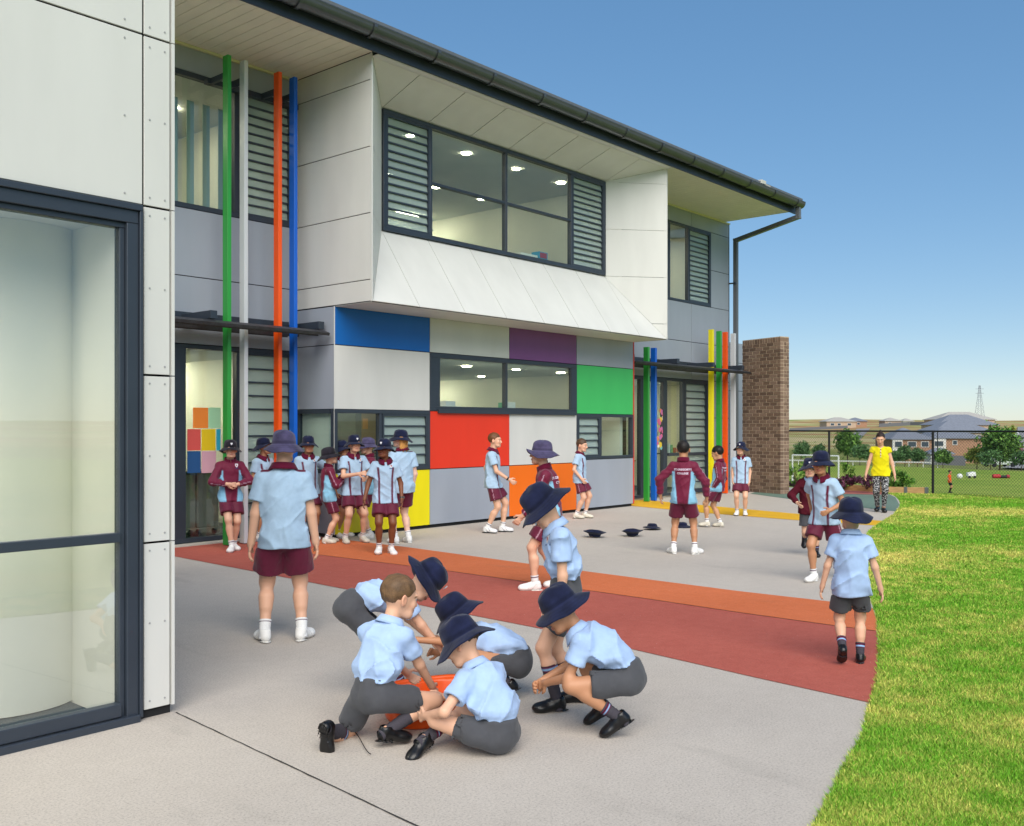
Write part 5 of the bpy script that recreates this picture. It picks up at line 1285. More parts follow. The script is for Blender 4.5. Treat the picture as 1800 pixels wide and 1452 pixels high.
        for i in range(n + 1):
            th = gap + (2 * math.pi - 2 * gap) * i / n; fw_ = math.cos(th)
            frontness = max(0, math.cos(th)) ** 2
            for (pr, pz) in prof:
                rr = rn + pr * H / 1.4 * 1.15
                zz = pz * H / 1.4 * 1.1
                if not stand and pr > .015: zz -= .018 * frontness * H / 1.4; rr += .010 * frontness * H / 1.4
                zz -= .020 * max(0, fw_) * H / 1.4
                cv.append(neck + ax3 * (zz + .010 * H) + (fx * fw_ * 1.0 + rx * math.sin(th) * 1.06) * rr + fx * .004)
        m = len(prof)
        cf = [(i * m + k, (i + 1) * m + k, (i + 1) * m + (k + 1) % m, i * m + (k + 1) % m) for i in range(n) for k in range(m)]
        col_ = npmesh('collar', np.array(cv), np.array(cf), np.tile(cc, (len(cv), 1)))
        link('collar', col_, M_CLOTH, tob)
    # ---------------- bottoms
    pants = bottom == 'pants'
    bcol = {'maroon': C_MAR, 'grey': C_GREY, 'pants': np.array(lin('1b1b20')), 'black': np.array(lin('17171a'))}[bottom]
    wl = (.055 if not tuck else .070) * H
    kf = .74 if bottom == 'maroon' else (.66 if tuck else .76)
    def legend(hip, kn): return hip + (kn - hip) * kf
    rw = np.array([.057, .067] if not tuck else [.055, .061]) * H * (1 + (fat - 1) * .85)
    def botsdf(P):
        wst = pelvis + PF[2] * .10 * H
        d = ell(P, pelvis - PF[2] * .005 * H, PF, np.array([.080, .065, .078]) * H * (1 + (fat - 1)) + .004)
        n_ = (vnoise(np.c_[P[:, 0] * 14, P[:, 1] * 14, P[:, 2] * 7], seed + 51) * .005 + (1 - 2 * np.abs(vnoise(P * 11, seed + 57))) * .003) * wrinkle
        if tuck: d = smin(d, econe(P, pelvis + PF[2] * .01 * H, wst, .084 * H * fat + .005, .074 * H * fat + .004, PF, .80), .03)
        for s, hip, kn, an in ((-1, hipl, knl, al), (1, hipr, knr, ar)):
            if pants:
                e_ = kn + (an - kn) * .86
                c = smin(rcone(P, hip, kn, .054 * H, .040 * H), rcone(P, kn, e_, .040 * H, .027 * H), .02)
                c = smax(c, (P - e_) @ nrm(an - kn), .005)
            else:
                e_ = legend(hip, kn); dr = nrm(kn - hip)
                c = rcone(P, hip, e_ + dr * .05, rw[0], rw[1]); c = smax(c, (P - e_) @ dr, .005)
                core = rcone(P, e_ - dr * .03, e_ + dr * .08, rl[1] * .3 + rl[0] * .7 + .006, rl[1] * .3 + rl[0] * .7 + .008)
                c = smax(c, -core, .004)
            d = smin(d, c, .022)
        d = d + n_
        if not pants:
            for hip, kn in ((hipl, knl), (hipr, knr)):
                e_ = legend(hip, kn); d = np.minimum(d, smax(rcone(P, hip, kn, rl[0] + .006, rl[1] + .006), (P - e_) @ nrm(kn - hip), .004))
        if not tuck:
            over = (P - hem) @ PF[2] > -.004
            d = np.where(over, np.maximum(d, topbody(P, False) + .006), d)
        return smax(d, (P - pelvis) @ PF[2] - wl, .022 if tuck else .005)
    Jb = np.array([pelvis, hipl, hipr] + ([knl, knr, al, ar] if pants else [legend(hipl, knl), legend(hipr, knr)]))
    bv, bf = surf(botsdf, Jb.min(0) - .15 * fat, Jb.max(0) + .15 * fat, .0085 * detail)
    bc = np.tile(bcol, (len(bv), 1))
    if bottom == 'maroon':
        for hip, kn, s in ((hipl, knl, -1), (hipr, knr, 1)):
            dr = nrm(kn - hip); out = PF[0] * s; out = nrm(out - dr * (out @ dr)); lt = np.cross(dr, out)
            o_ = bv - hip; pm = (np.abs(o_ @ lt - .012) < .0045) & (o_ @ out > .02) & ((bv - pelvis) @ PF[0] * s > 0) & (o_ @ dr > .02)
            bc[pm] = bc[pm] * .35 + .65 * np.array(lin('c99fb0'))
    bc *= (1 + .05 * vnoise(bv * 8, seed + 60))[:, None]
    bname = 'trousers' if pants else 'shorts'
    link(bname, npmesh(bname, bv, bf, np.clip(bc, 0, 1)), M_PANTS if pants else (M_NYLON if bottom == 'maroon' else M_CLOTH), root)
    # ---------------- socks and shoes
    sk_ = sock or ('white' if shoe in ('white', 'cream', 'trainer') else 'greylow')
    for an, kn, FF in ((al, knl, FFl), (ar, knr, FFr)):
        up = nrm(kn - an)
        if sk_ != 'none':
            hgt = {'white': .062, 'greylow': .085, 'grey': .17, 'dark': .19}[sk_] * H
            n, m = 20, 26; cv = []; cc2 = []
            fx = nrm(FF[1] - up * (FF[1] @ up)); rx = np.cross(fx, up)
            for i in range(m + 1):
                t = i / m; h_ = -.045 + (hgt + .045) * t
                frac = np.clip(h_ / (.49 * H * .5), 0, 1); rr = rl[3] + (rl[2] * .93 - rl[3]) * frac + .0035 + (.001 if i > m - 3 else 0)
                bulge = (.010 * H) * math.exp(-((h_ / H - .155) / .06) ** 2)
                rr += .0012 * math.sin(i * 1.9)
                for k in range(n):
                    a = 2 * math.pi * k / n; cv.append(an + up * h_ + (fx * math.cos(a) + rx * math.sin(a)) * (rr + bulge * (.5 - .5 * math.cos(a))))
                    b_ = (hgt - h_)
                    if sk_ == 'white': c_ = C_WHITE if not .013 < b_ < .022 else np.array(lin('5b3a55'))
                    elif sk_ == 'dark': c_ = np.array(lin('2b1418'))
                    else:
                        c_ = np.array(lin('46434a'))
                        if .010 < b_ < .018 or .027 < b_ < .034: c_ = np.array(lin('5a1832'))
                        elif .018 <= b_ <= .027: c_ = np.array(lin('8fb6de'))
                    cc2.append(c_)
            cf = [(i * n + k, i * n + (k + 1) % n, (i + 1) * n + (k + 1) % n, (i + 1) * n + k) for i in range(m) for k in range(n)]
            link('sock', npmesh('sock', np.array(cv), np.array(cf), np.array(cc2)), M_KNIT, root)
        def shoesdf(P):
            d, q, s = footsdf(P, an, FF, .004)
            sole = ell(q, np.array([.002, .045, -.052]) * s, np.eye(3), np.array([.044, .118, .05]) * s)
            t0 = -.040 * s - (.004 * np.clip(q[:, 1] / .1, -1, 1)) * s
            d = smax(d, (q[:, 2] - .030 * s - .25 * np.clip(.03 * s - q[:, 1], 0, .06)) , .006)
            d = smin(d, smax(smax(sole, q[:, 2] - t0 + .012 * s, .003), -.060 * s - q[:, 2] + .004, .003), .004)
            d = smax(d, -(q[:, 2] + .058 * s), .003)
            # opening
            d = smax(d, -(rcone(q, np.array([0, -.012, .0]) * s, np.array([0, -.012, .08]) * s, .027 * s, .027 * s)), .004)
            # laces / straps as ridges
            ridge = np.clip(np.sin(q[:, 1] / s * 330) - .2, 0, 1) * ((q[:, 1] > .015 * s) & (q[:, 1] < .07 * s) & (np.abs(q[:, 0]) < .022 * s) & (q[:, 2] > -.02 * s))
            return d - .0035 * ridge
        sv, sf = surf(shoesdf, np.minimum(an - .11, an + FF[1] * .2 - .09), np.maximum(an + .11, an + FF[1] * .2 + .09), .0052 * max(1, detail * .85))
        q = (sv - an) @ FF.T; s = H / 1.4
        sc_ = {'white': 'e6e5e1', 'cream': 'cfc9b8', 'trainer': 'dcdcdc', 'black': '0e0e10'}[shoe]
        c_ = np.tile(np.array(lin(sc_)), (len(sv), 1)); sole = q[:, 2] < -.040 * s
        c_[sole] = np.array(lin({'white': 'd6d4ce', 'cream': '8d867a', 'trainer': '2a2a2c', 'black': '131314'}[shoe]))
        if shoe in ('white', 'cream', 'trainer'):
            pt = (~sole) & (np.abs(q[:, 0]) > .022 * s) & (np.abs(np.sin((q[:, 1] + q[:, 2] * .8) / s * 70)) < .16) & (q[:, 1] > -.01) & (q[:, 1] < .07 * s)
            c_[pt] = np.array(lin('b9b8b6' if shoe != 'trainer' else '3a3f5c'))
        link('shoe', npmesh('shoe', sv, sf, c_), M_LEATHER if shoe == 'black' else M_SHOE, root)
    # ---------------- hat
    if hat:
        build_hat(root, hc, HF, hs, hat, brim, seed, hatcrest, hatlook)
    # ---------------- prints
    bvh = BVHTree.FromPolygons([tuple(p) for p in tv], [tuple(int(i) for i in q_) for q_ in tf_])
    def decal(nm, polys, c, ax_x, ax_y, m, off=.0035):
        """flat outlines (list of 2-D vertex lists/faces) laid onto the shirt"""
        nd = nrm(np.cross(ax_x, ax_y)); vs = []; fs = []
        for vv, ff in polys:
            n0 = len(vs)
            for (x, y) in vv:
                p = c + ax_x * x + ax_y * y
                h_ = bvh.ray_cast(Vector(p + nd * .25), Vector(-nd), .5)
                vs.append(np.array(h_[0]) + nd * off if h_[0] is not None else p)
            fs += [tuple(i + n0 for i in q_) for q_ in ff]
        me = bpy.data.meshes.new(nm); me.from_pydata([tuple(v) for v in vs], [], fs)
        return link(nm, me, m, tob)
    if crest:
        cp = chest + CF[2] * .055 * H - CF[0] * .048 * H if crest == 'l' else chest + CF[2] * .045 * H - CF[0] * .045 * H
        k = .017 * H
        sh_ = [(-.8, 1), (.8, 1), (.85, .2), (.6, -.5), (0, -1.1), (-.6, -.5), (-.85, .2)]
        ax_x = -CF[0]; 
        decal('crest', [([(x * k, y * k) for x, y in sh_], [tuple(range(6, -1, -1))])], cp + CF[1] * .05, ax_x, CF[2], M_CRESTW)
        decal('crest', [([(x * k * .55, y * k * .55) for x, y in ((-.7, .9), (.1, .9), (.7, -.2), (0, -1))], [(3, 2, 1, 0)])], cp + CF[1] * .05, ax_x, CF[2], M_CRESTR, .006)
        decal('crest', [([(x * k, y * k) for x, y in ((-.9, -1.3), (.9, -1.3), (.9, -1.6), (-.9, -1.6))], [(3, 2, 1, 0)])], cp + CF[1] * .05, ax_x, CF[2], M_CRESTB)
    if backtext:
        for k, (txt, dz, sz) in enumerate((("ST.GREGORY'S", -.075, .034), ('COLLEGE', -.108, .034))):
            tcu = bpy.data.curves.new('t', 'FONT'); tcu.body = txt; tcu.align_x = 'CENTER'; tcu.size = sz * H; tcu.offset = .0012 * H; tcu.resolution_u = 2
            to = bpy.data.objects.new('t', tcu); COL.objects.link(to)
            dg = bpy.context.evaluated_depsgraph_get(); me = bpy.data.meshes.new_from_object(to.evaluated_get(dg))
            bm = bmesh.new(); bm.from_mesh(me); bmesh.ops.triangulate(bm, faces=bm.faces[:]); 
            pv = [(v.co.x, v.co.y) for v in bm.verts]; pf = [tuple(v.index for v in fc.verts) for fc in bm.faces]; bm.free()
            bpy.data.objects.remove(to); bpy.data.curves.remove(tcu); bpy.data.meshes.remove(me)
            decal('back_lettering', [([(a_ * .68, b_ * .68) for a_, b_ in pv], pf)], neck + CF[2] * dz * H - CF[1] * .08, CF[0], CF[2], M_LETTER, .005)
    if lanyard:
        mb = MB(); pts = [Vector(neck + CF[1] * .09 + CF[2] * (-.03 - .012 * i)*H) for i in range(9)]
        pts2 = []
        for p in pts:
            h_ = bvh.ray_cast(p + Vector(CF[1]) * .3, Vector(-CF[1]), .6); pts2.append((h_[0] if h_[0] is not None else p) + Vector(CF[1]) * .006)
        for i, p in enumerate(pts2): mb.obox(p, CF[0] * (.012 if i == 1 else .006), CF[1] * .003, CF[2] * .008, i % 3)
        mb.build('lanyard', [M_CRESTW, M_CRESTR, M_CRESTW], root)
    if watch:
        wr, eb = (wrl, ebl) if watch == 'l' else (wrr, ebr)
        d = nrm(wr - eb); mb = MB(); c = wr - d * .018; u = nrm(np.cross(d, z)); v = np.cross(d, u); rr = ra[3] + .003; n = 16
        pts = [c + (u * math.cos(2 * math.pi * i / n) + v * math.sin(2 * math.pi * i / n)) * rr for i in range(n)]
        for i in range(n): mb.obox((pts[i] + pts[(i + 1) % n]) / 2, (pts[(i + 1) % n] - pts[i]) * .52, d * .009, nrm((pts[i] + pts[(i + 1) % n]) / 2 - c) * .002)
        od = CF[0] * (-1 if watch == 'l' else 1); od = nrm(od - d * (od @ d)); mb.obox(c + od * (rr + .003), d * .013, np.cross(d, od) * .012, od * .005)
        mb.build('wristwatch', M_WATCH, root)
    if glasses:
        mb = MB()
        for s in (-1, 1):
            n = 16; P_ = [Hd(s * .031 + .019 * math.cos(2 * math.pi * i / n), .092, .003 + .015 * math.sin(2 * math.pi * i / n)) for i in range(n + 1)]
            mb.path(P_, .0014, 5); mb.bar(Hd(s * .049, .09, .006), Hd(s * .08, -.005, .006), .0014, 5)
        mb.bar(Hd(-.012, .094, .006), Hd(.012, .094, .006), .0014, 5); mb.build('glasses', M_GLASSES, root)
    P_ = Pose(); P_.root = root; P_.hc = hc; P_.HF = HF; P_.wr = (wrl, wrr); P_.hand = (hcl, hcr); P_.pelvis = pelvis
    return P_

HATMATS = {}
def hat_mesh(col, brim, seed, look, hs):
    """bucket hat about the head centre; look = list of (angle, lift) pairs for a turned-up brim"""
    rng = np.random.RandomState(seed + 5); ph = rng.rand(4) * 6.28
    prof = [(0, .1225), (.020, .122), (.040, .1195), (.056, .114), (.067, .106), (.0725, .0985), (.0755, .090), (.0785, .076), (.081, .062), (.083, .050), (.084, .040), (.0865, .0355)]
    nb_ = 9
    for i in range(1, nb_): prof.append((.0865 + brim * i / (nb_ - 1), .0355 - .047 * (i / (nb_ - 1)) ** 1.1))
    nt0 = len(prof)
    for i in range(nb_ - 1, -1, -2): prof.append((.0855 + brim * i / (nb_ - 1) - .0005, .0325 - .047 * (i / (nb_ - 1)) ** 1.1))
    prof += [(.082, .036), (.079, .060), (.074, .095), (.05, .108), (0, .112)]
    n = 56; m = len(prof); V = np.zeros((n * m, 3)); C = np.zeros((n * m, 3)); U = (np.arange(n) / n) * 2 * math.pi
    for k, (rr, zz) in enumerate(prof):
        fb = max(0.0, (rr - .0865) / brim) if rr > .0865 else 0
        for i, a in enumerate(U):
            wv = .012 * math.sin(2 * a + ph[0]) + .007 * math.sin(3 * a + ph[1]) + .003 * math.sin(7 * a + ph[2])
            lift = 0
            for (la, lv) in (look or []): lift += lv * max(0, math.cos(a - R_(la))) ** 3
            cr = 1 + .012 * math.sin(5 * a + ph[3] + zz * 60) * (1 if rr > .05 else 0)
            r2 = rr * cr - fb * abs(lift) * .2
            V[k * n + i] = (math.sin(a) * r2 * .94, math.cos(a) * r2 * 1.12 - .012, zz + fb * (wv + lift) + (.004 * math.sin(3 * a + ph[1]) if 0 < rr < .08 and zz > .1 else 0))
            sh = 1.0
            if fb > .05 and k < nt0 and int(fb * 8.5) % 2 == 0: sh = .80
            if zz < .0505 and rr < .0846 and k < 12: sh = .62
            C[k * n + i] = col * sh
    F = [(k * n + i, k * n + (i + 1) % n, (k + 1) * n + (i + 1) % n, (k + 1) * n + i) for k in range(m - 1) for i in range(n)]
    return V, np.array(F)[:, ::-1], C
def build_hat(root, hc, HF, hs, kind, brim, seed, crest, look):
    col = C_NAVY if kind == 'navy' else (C_FADE if kind == 'faded' else np.array(lin('26232b')))
    V, F, C = hat_mesh(col, brim, seed, look or [(0, .022)], hs)
    V[:, 2] -= .011
    V[:, 2] = np.where(V[:, 2] > .03, .03 + (V[:, 2] - .03) * 1.08, V[:, 2])
    X = hc + (V * hs * 1.08) @ HF
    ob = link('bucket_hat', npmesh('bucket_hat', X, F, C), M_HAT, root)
    if crest:
        mb = MB(); sgn = [(-.012, .013), (.012, .013), (.012, 0), (0, -.015), (-.012, 0)]
        P = [hc + HF.T @ (np.array([x, .0845 * 1.12 - .012 + .006 - (zz + .02) * .08, .066 + zz]) * hs * 1.08) for x, zz in sgn]
        mb.prism(P, HF[1] * .003); mb.build('crest', M_CRESTW, ob)
M_SKIN = mat('skin', attr='Col', rough=.5, spec=.4, bump=.05, bscale=220)
M_SKIN.node_tree.nodes['Principled BSDF'].inputs['Subsurface Weight'].default_value = .0
M_HAIR = mat('hair_strands', attr='Col', rough=.5, spec=.35, var=.25, vscale=160, bump=.35, bscale=260)
def cloth_mat(name, rough, spec, amt, sc):
    m = mat(name, attr='Col', rough=rough, spec=spec, var=.05, vscale=30, bump=.12, bscale=420); t = m.node_tree; N = t.nodes; L = t.links; b = N['Principled BSDF']
    first = [n for n in N if n.type == 'BUMP'][0]; tc = [n for n in N if n.type == 'TEX_COORD'][0]
    nz = N.new('ShaderNodeTexNoise'); nz.noise_type = 'RIDGED_MULTIFRACTAL'; nz.inputs['Scale'].default_value = sc; nz.inputs['Detail'].default_value = 2; nz.inputs['Distortion'].default_value = 1.2
    mp = N.new('ShaderNodeMapping'); mp.inputs['Scale'].default_value = (1, 1, .6); mp.inputs['Rotation'].default_value = (.4, .3, 0); L.new(tc.outputs['Object'], mp.inputs[0]); L.new(mp.outputs[0], nz.inputs['Vector'])
    b2 = N.new('ShaderNodeBump'); b2.inputs['Strength'].default_value = amt; b2.inputs['Distance'].default_value = .010; L.new(nz.outputs[0], b2.inputs['Height']); L.new(first.outputs[0], b2.inputs['Normal']); L.new(b2.outputs[0], b.inputs['Normal'])
    b.inputs['Sheen Weight'].default_value = .15; return m
M_CLOTH = cloth_mat('cotton_cloth', .9, .1, .45, 9.0)
M_NYLON = cloth_mat('nylon_cloth', .62, .25, .6, 13.0)
M_KNIT = mat('knitted_wool', attr='Col', rough=.95, spec=.1, var=.12, vscale=300, bump=.3, bscale=500)
M_HAT = cloth_mat('hat_canvas', .92, .1, .35, 16.0)
for _n in M_HAT.node_tree.nodes:
    if _n.type == 'MAP_RANGE': _n.inputs[3].default_value = .70; _n.inputs[4].default_value = 1.45
    if _n.type == 'TEX_NOISE' and abs(_n.inputs['Scale'].default_value - 30) < .1: _n.inputs['Scale'].default_value = 11
M_SHOE = mat('shoe_synthetic', attr='Col', rough=.55, spec=.35, var=.05, vscale=40, bump=.1, bscale=150)
M_LEATHER = mat('black_leather', attr='Col', rough=.32, spec=.5, var=.2, vscale=30, bump=.15, bscale=90)
M_CRESTW = mat('crest_white', 'd8d8dd', .7); M_CRESTR = mat('crest_red', '9a2a3a', .7); M_CRESTB = mat('crest_blue', '2a3570', .7)
M_LETTER = mat('printed_lettering', 'd8c8d8', .7); M_WATCH = mat('watch_dark', '1c2326', .35); M_GLASSES = mat('spectacle_wire', '2a2522', .3, metal=.6)

def pants_mat():
    m = mat('patterned_trousers', '17171b', .8); t = m.node_tree; N = t.nodes; L = t.links; b = N['Principled BSDF']; fac = None
    tc = N.new('ShaderNodeTexCoord')
    for sc in ((26, 26, 95), (75, 75, 30)):
        mp = N.new('ShaderNodeMapping'); mp.inputs['Scale'].default_value = sc; L.new(tc.outputs['Object'], mp.inputs[0])
        nz = N.new('ShaderNodeTexNoise'); nz.inputs['Scale'].default_value = 1.0; nz.inputs['Detail'].default_value = 1; L.new(mp.outputs[0], nz.inputs['Vector'])
        g = N.new('ShaderNodeMath'); g.operation = 'GREATER_THAN'; g.inputs[1].default_value = .62; L.new(nz.outputs[0], g.inputs[0])
        if fac is None: fac = g.outputs[0]
        else:
            a = N.new('ShaderNodeMath'); a.operation = 'MAXIMUM'; L.new(fac, a.inputs[0]); L.new(g.outputs[0], a.inputs[1]); fac = a.outputs[0]
    mx = N.new('ShaderNodeMixRGB'); mx.inputs[1].default_value = (.01, .01, .013, 1); mx.inputs[2].default_value = (.6, .6, .6, 1)
    L.new(fac, mx.inputs[0]); L.new(mx.outputs[0], b.inputs['Base Color']); return m
M_PANTS = pants_mat()
# ================================================================== the children and adults
def A(px, py): return tuple(gp(px, py)[:2])
DET_FAR, DET_NEAR = 1.45, 1.0
SG = 'pupils standing at the coloured wall'
# --- group by the left windows
person('boy in maroon jacket and dark hat leaning by the green post, hands clasped', A(405, 967), 1.45, 172, 'jacket', skin='fair', hat='dark', crest='l', hatcrest=True, lean=-3,
       hl=(-.05, .105, .60), hr=(.045, .12, .605), hdl=(1, .15, -.1), hdr=(-1, .15, -.1), el=(-1, -.3, -.3), er=(1, -.3, -.3), palml=(0, -1, 0), palmr=(0, -1, 0), fl=(-.03, .00, .042), fr=(.005, .13, .042), toel=-15, toer=20, detail=DET_FAR, seed=1, head=(0, 2))
person('smiling boy in pale blue polo and dark hat, behind the tall boy', A(462, 951), 1.47, 135, 'polo', skin='tan', hair='15110e', hat='navy', hatlook=[(0, .06)], head=(-15, 8), detail=DET_FAR, seed=2)
person('tall boy seen from behind in pale blue polo and faded purple hat', A(498, 1127), 1.60, 1, 'polo', skin='fair', hair='b0895a', hat='faded', fat=1.13, fl=(-.085, 0, .042), fr=(.085, 0, .042), toel=-18, toer=24,
       hl=(-.150, .02, .45), hr=(.152, .02, .45), head=(8, -2), detail=1.0, seed=3, hs=.232)
person('boy in polo and navy hat standing behind the tall boy at right', A(541, 950), 1.50, 165, 'polo', skin='tan', hair='1c1612', hat='navy', crest='l', hl=(-.24, .06, .60), detail=DET_FAR, seed=4)
person('small boy in maroon jacket facing right with raised hands', A(577, 955), 1.32, 78, 'jacket', skin='fair', hair='8a5a34', hat='dark', hl=(-.02, .17, .72), hr=(.05, .16, .69), el=(-.6, -.5, -1), er=(.6, -.5, -1), palml=(1, 0, .2), palmr=(-1, 0, .2),
       hdl=(0, .35, 1), hdr=(0, .35, 1), head=(10, 10), detail=DET_FAR, seed=5, shoe='cream', fl=(-.06, .02, .042), fr=(.06, -.04, .042))
person('boy in navy hat half hidden between the jacket boy and the tallest polo boy', A(599, 944), 1.42, 130, 'polo', skin='tan', hair='2a1c14', hat='navy', detail=DET_FAR, seed=6)
person('tallest boy in the group, polo with chest crest and navy hat', A(621, 954), 1.52, 160, 'polo', skin='fair', hair='3a2618', hat='navy', hatcrest=True, crest='l', hr=(.02, .17, .64), hl=(-.08, .14, .60), er=(.9, -.5, -.6), el=(-.9, -.5, -.6), head=(-5, 0), detail=DET_FAR, seed=7, shoe='cream',
       fl=(-.085, .02, .042), fr=(.085, .02, .042))
person('boy in maroon jacket and faded hat in profile behind the boy with glasses', A(650, 946), 1.47, -95, 'jacket', skin='fair', hair='4a3020', hat='faded', hl=(-.03, .24, .60), hr=(.04, .22, .62), el=(-.4, -.6, -.8), head=(0, 0), detail=DET_FAR, seed=8)
person('boy with glasses and a wristwatch stepping forward in polo', A(677, 973), 1.47, 176, 'polo', skin='brown', hair='100c0a', hat='navy', hatcrest=True, crest='l', glasses=True, watch='l', hr=(.18, .06, .48), hl=(-.14, .05, .475), er=(.5, -1, -.2), head=(28, 2), fl=(-.05, .03, .042), fr=(.055, .04, .05), toer=10, toel=-14, ptl=4,
       detail=1.3, seed=9)
person('girl with long blond hair seen from behind in polo and navy hat', A(707, 955), 1.60, -28, 'polo', skin='pale', hair='c08a48', hat='navy', hairkind='long', head=(-42, 2), fat=1.05, detail=1.35, seed=10, hl=(-.12, .05, .50), brim=.055)
# --- along the coloured wall
person('bareheaded boy walking right in front of the red panel', A(866, 936), 1.56, 98, 'polo', skin='fair', hair='6a4426', hat=None, crest='l', watch='r', hr=(.09, .17, .53), hl=(-.12, -.06, .50), er=(.4, -1, -.1), fl=(-.05, .09, .042), fr=(.06, -.05, .042), toel=-5, toer=15, detail=DET_FAR, seed=11, shoe='trainer', head=(6, 0))
person('boy in maroon jacket and faded hat facing left behind the standing boy', A(968, 1036), 1.49, -88, 'jacket', skin='fair', hair='5a3a22', hat='faded', hatlook=[(0, .045)], backtext=True, lean=8, hl=(-.1, .18, .50), hr=(.1, .05, .5), fl=(-.06, .10, .042), fr=(.06, -.06, .042), head=(0, 2), detail=1.2, seed=12)
person('bareheaded boy in polo beside the window right of the orange panel', A(1019, 911), 1.43, 108, 'polo', skin='fair', hair='4e3826', hat=None, shoe='cream', fl=(-.05, .05, .042), fr=(.06, -.03, .042), hr=(.12, .06, .50), head=(4, -8), detail=DET_FAR, seed=13)
# --- hat game
person('boy seen from behind in lettered maroon jacket with arms held out', A(1201, 974), 1.46, 4, 'jacket', skin='tan', hair='1a1411', hat=None, backtext=True, hl=(-.20, .02, .51), hr=(.20, .03, .495), el=(-1, -.3, -.2), er=(1, -.3, -.2), fl=(-.085, .0, .042), fr=(.10, .0, .042), toel=-25, toer=30, detail=1.3, seed=14)
person('small dark-haired boy in maroon jacket looking down to the left', A(1262, 927), 1.32, -72, 'jacket', skin='olive', hair='120f0d', hat=None, backtext=True, shoe='cream', lean=-6, fl=(-.05, .12, .05), fr=(.05, -.02, .042), head=(0, -16), detail=DET_FAR, seed=15, hl=(-.10, .02, .50))
person('boy in polo and navy hat facing the camera near the brick wall', A(1303, 906), 1.34, 183, 'polo', skin='fair', hair='2e2018', hat='navy', hatcrest=True, crest='l', shoe='trainer', fl=(-.05, 0, .042), fr=(.055, .02, .042), head=(10, 4), detail=DET_FAR, seed=16)
# --- running pair and the boy walking away
person('small boy running in maroon sweater and grey shorts', A(1424, 977), 1.20, 178, 'sweater', 'grey', 'black', skin='fair', hair='5a3a24', hat='navy', hatcrest=True, lean=8, hr=(.13, .14, .56), er=(1, -.6, -.4), hl=(-.12, .02, .56), fl=(-.06, .05, .042), fr=(.05, -.22, .16), ptr=55, kr=(0, 1, 0), detail=1.3, seed=17, head=(4, 0))
person('running girl in polo with dark ponytail and navy hat', A(1449, 1021), 1.36, -158, 'polo', 'maroon', 'white', skin='tan', hair='1e1612', hat='navy', hairkind='pony', lean=10, hl=(-.10, .13, .56), hr=(.13, -.08, .52), fl=(-.06, -.28, .20), ptl=60, fr=(.05, .08, .042), head=(-10, -4), detail=1.2, seed=18)
person('small boy walking away in school shirt and grey shorts beside the lawn', A(1496, 1166), 1.09, -3, 'shirt', 'grey', 'black', skin='fair', hair='4a3422', hat='navy', fr=(.055, .02, .042), fl=(-.055, -.10, .105), ptl=42, toel=-4, toer=6, hl=(-.17, .03, .47), hr=(.175, .02, .47), detail=1.0, seed=20, hs=.215, brim=.058, hemdrop=.095, wrinkle=1.3)
person('woman in yellow sleeveless top and patterned trousers looking down', A(1548, 900), 1.56, 180, 'yellow', 'pants', 'black', skin='fair', hair='2a1c16', hat=None, hairkind='bun', head=(4, -22), fl=(-.035, .03, .042), fr=(.035, -.06, .05), hl=(-.16, .03, .46), hr=(.17, .03, .46), sock='none', lanyard=True, detail=1.3, seed=19, hs=.222)
# --- circle on the ground in front
person('boy bending over the orange tub, hat hiding his face', A(684, 1224), 1.21, 80, 'shirt', 'grey', 'black', skin='fair', hair='5a4028', hat='navy', hatcrest=True, pel=(0, -.19, .455), lean=74, hunch=16, plean=50, hl=(-.10, .22, .26), hr=(.09, .24, .24), el=(-.5, -.6, .3), er=(.5, -.6, .3),
       fl=(-.065, -.06, .042), fr=(.065, .06, .042), head=(8, -58), tuck=True, detail=1.0, seed=21, wrinkle=1.5)
k22 = person('bareheaded boy kneeling with his back turned beside the orange tub', A(655, 1307), 1.24, 38, 'shirt', 'grey', 'black', skin='fair', hair='6a5036', hat=None, pel=(0, 0, .205), lean=20, hunch=8, plean=5, hr=(.10, .30, .16), hl=(-.06, .33, .20), er=(.8, -.6, -.4), el=(-.8, -.2, -.6),
       fr=(.075, .0, .062), kr=(.35, 1, .65), ptr=8, toer=30, fl=(-.10, -.16, .085), kl=(-.25, 1, -.25), ptl=78, toel=-10, head=(28, -12), tuck=True, detail=.95, seed=22, wrinkle=1.7, sock='grey', curl=40)
person('boy crouching at the far side of the tub reaching out his hand', A(912, 1224), 1.16, -84, 'shirt', 'grey', 'black', skin='tan', hair='1a1512', hat='navy', pel=(0, .0, .185), lean=56, hunch=14, plean=10, hl=(-.10, .52, .30), hr=(.05, .42, .20), el=(-.6, -.4, -.9), er=(.5, -.2, -1),
       fl=(-.07, .04, .075), fr=(.07, .10, .075), ptl=25, ptr=25, kl=(-.35, 1, .5), kr=(.3, 1, .5), head=(-4, -38), tuck=True, detail=.95, seed=23, wrinkle=1.6, sock='grey', curl=50)
person('boy sitting cross-legged on the paving in front of the tub', A(880, 1324), 1.20, -48, 'shirt', 'grey', 'black', skin='fair', hair='3a2a1c', hat='navy', hatlook=[(180, .015)], pel=(0, 0, .085), lean=22, hunch=16, plean=-6, hl=(-.19, .24, .15), hr=(.03, .36, .16), el=(-1, -.2, -.7), er=(.9, -.2, -.5),
       fl=(.05, .25, .05), kl=(-1, .55, .45), fr=(-.21, .235, .055), kr=(1, .7, .45), toel=60, toer=-95, ptr=20, head=(-22, -32), tuck=True, detail=.95, seed=24, wrinkle=1.7, sock='greylow', brim=.058)
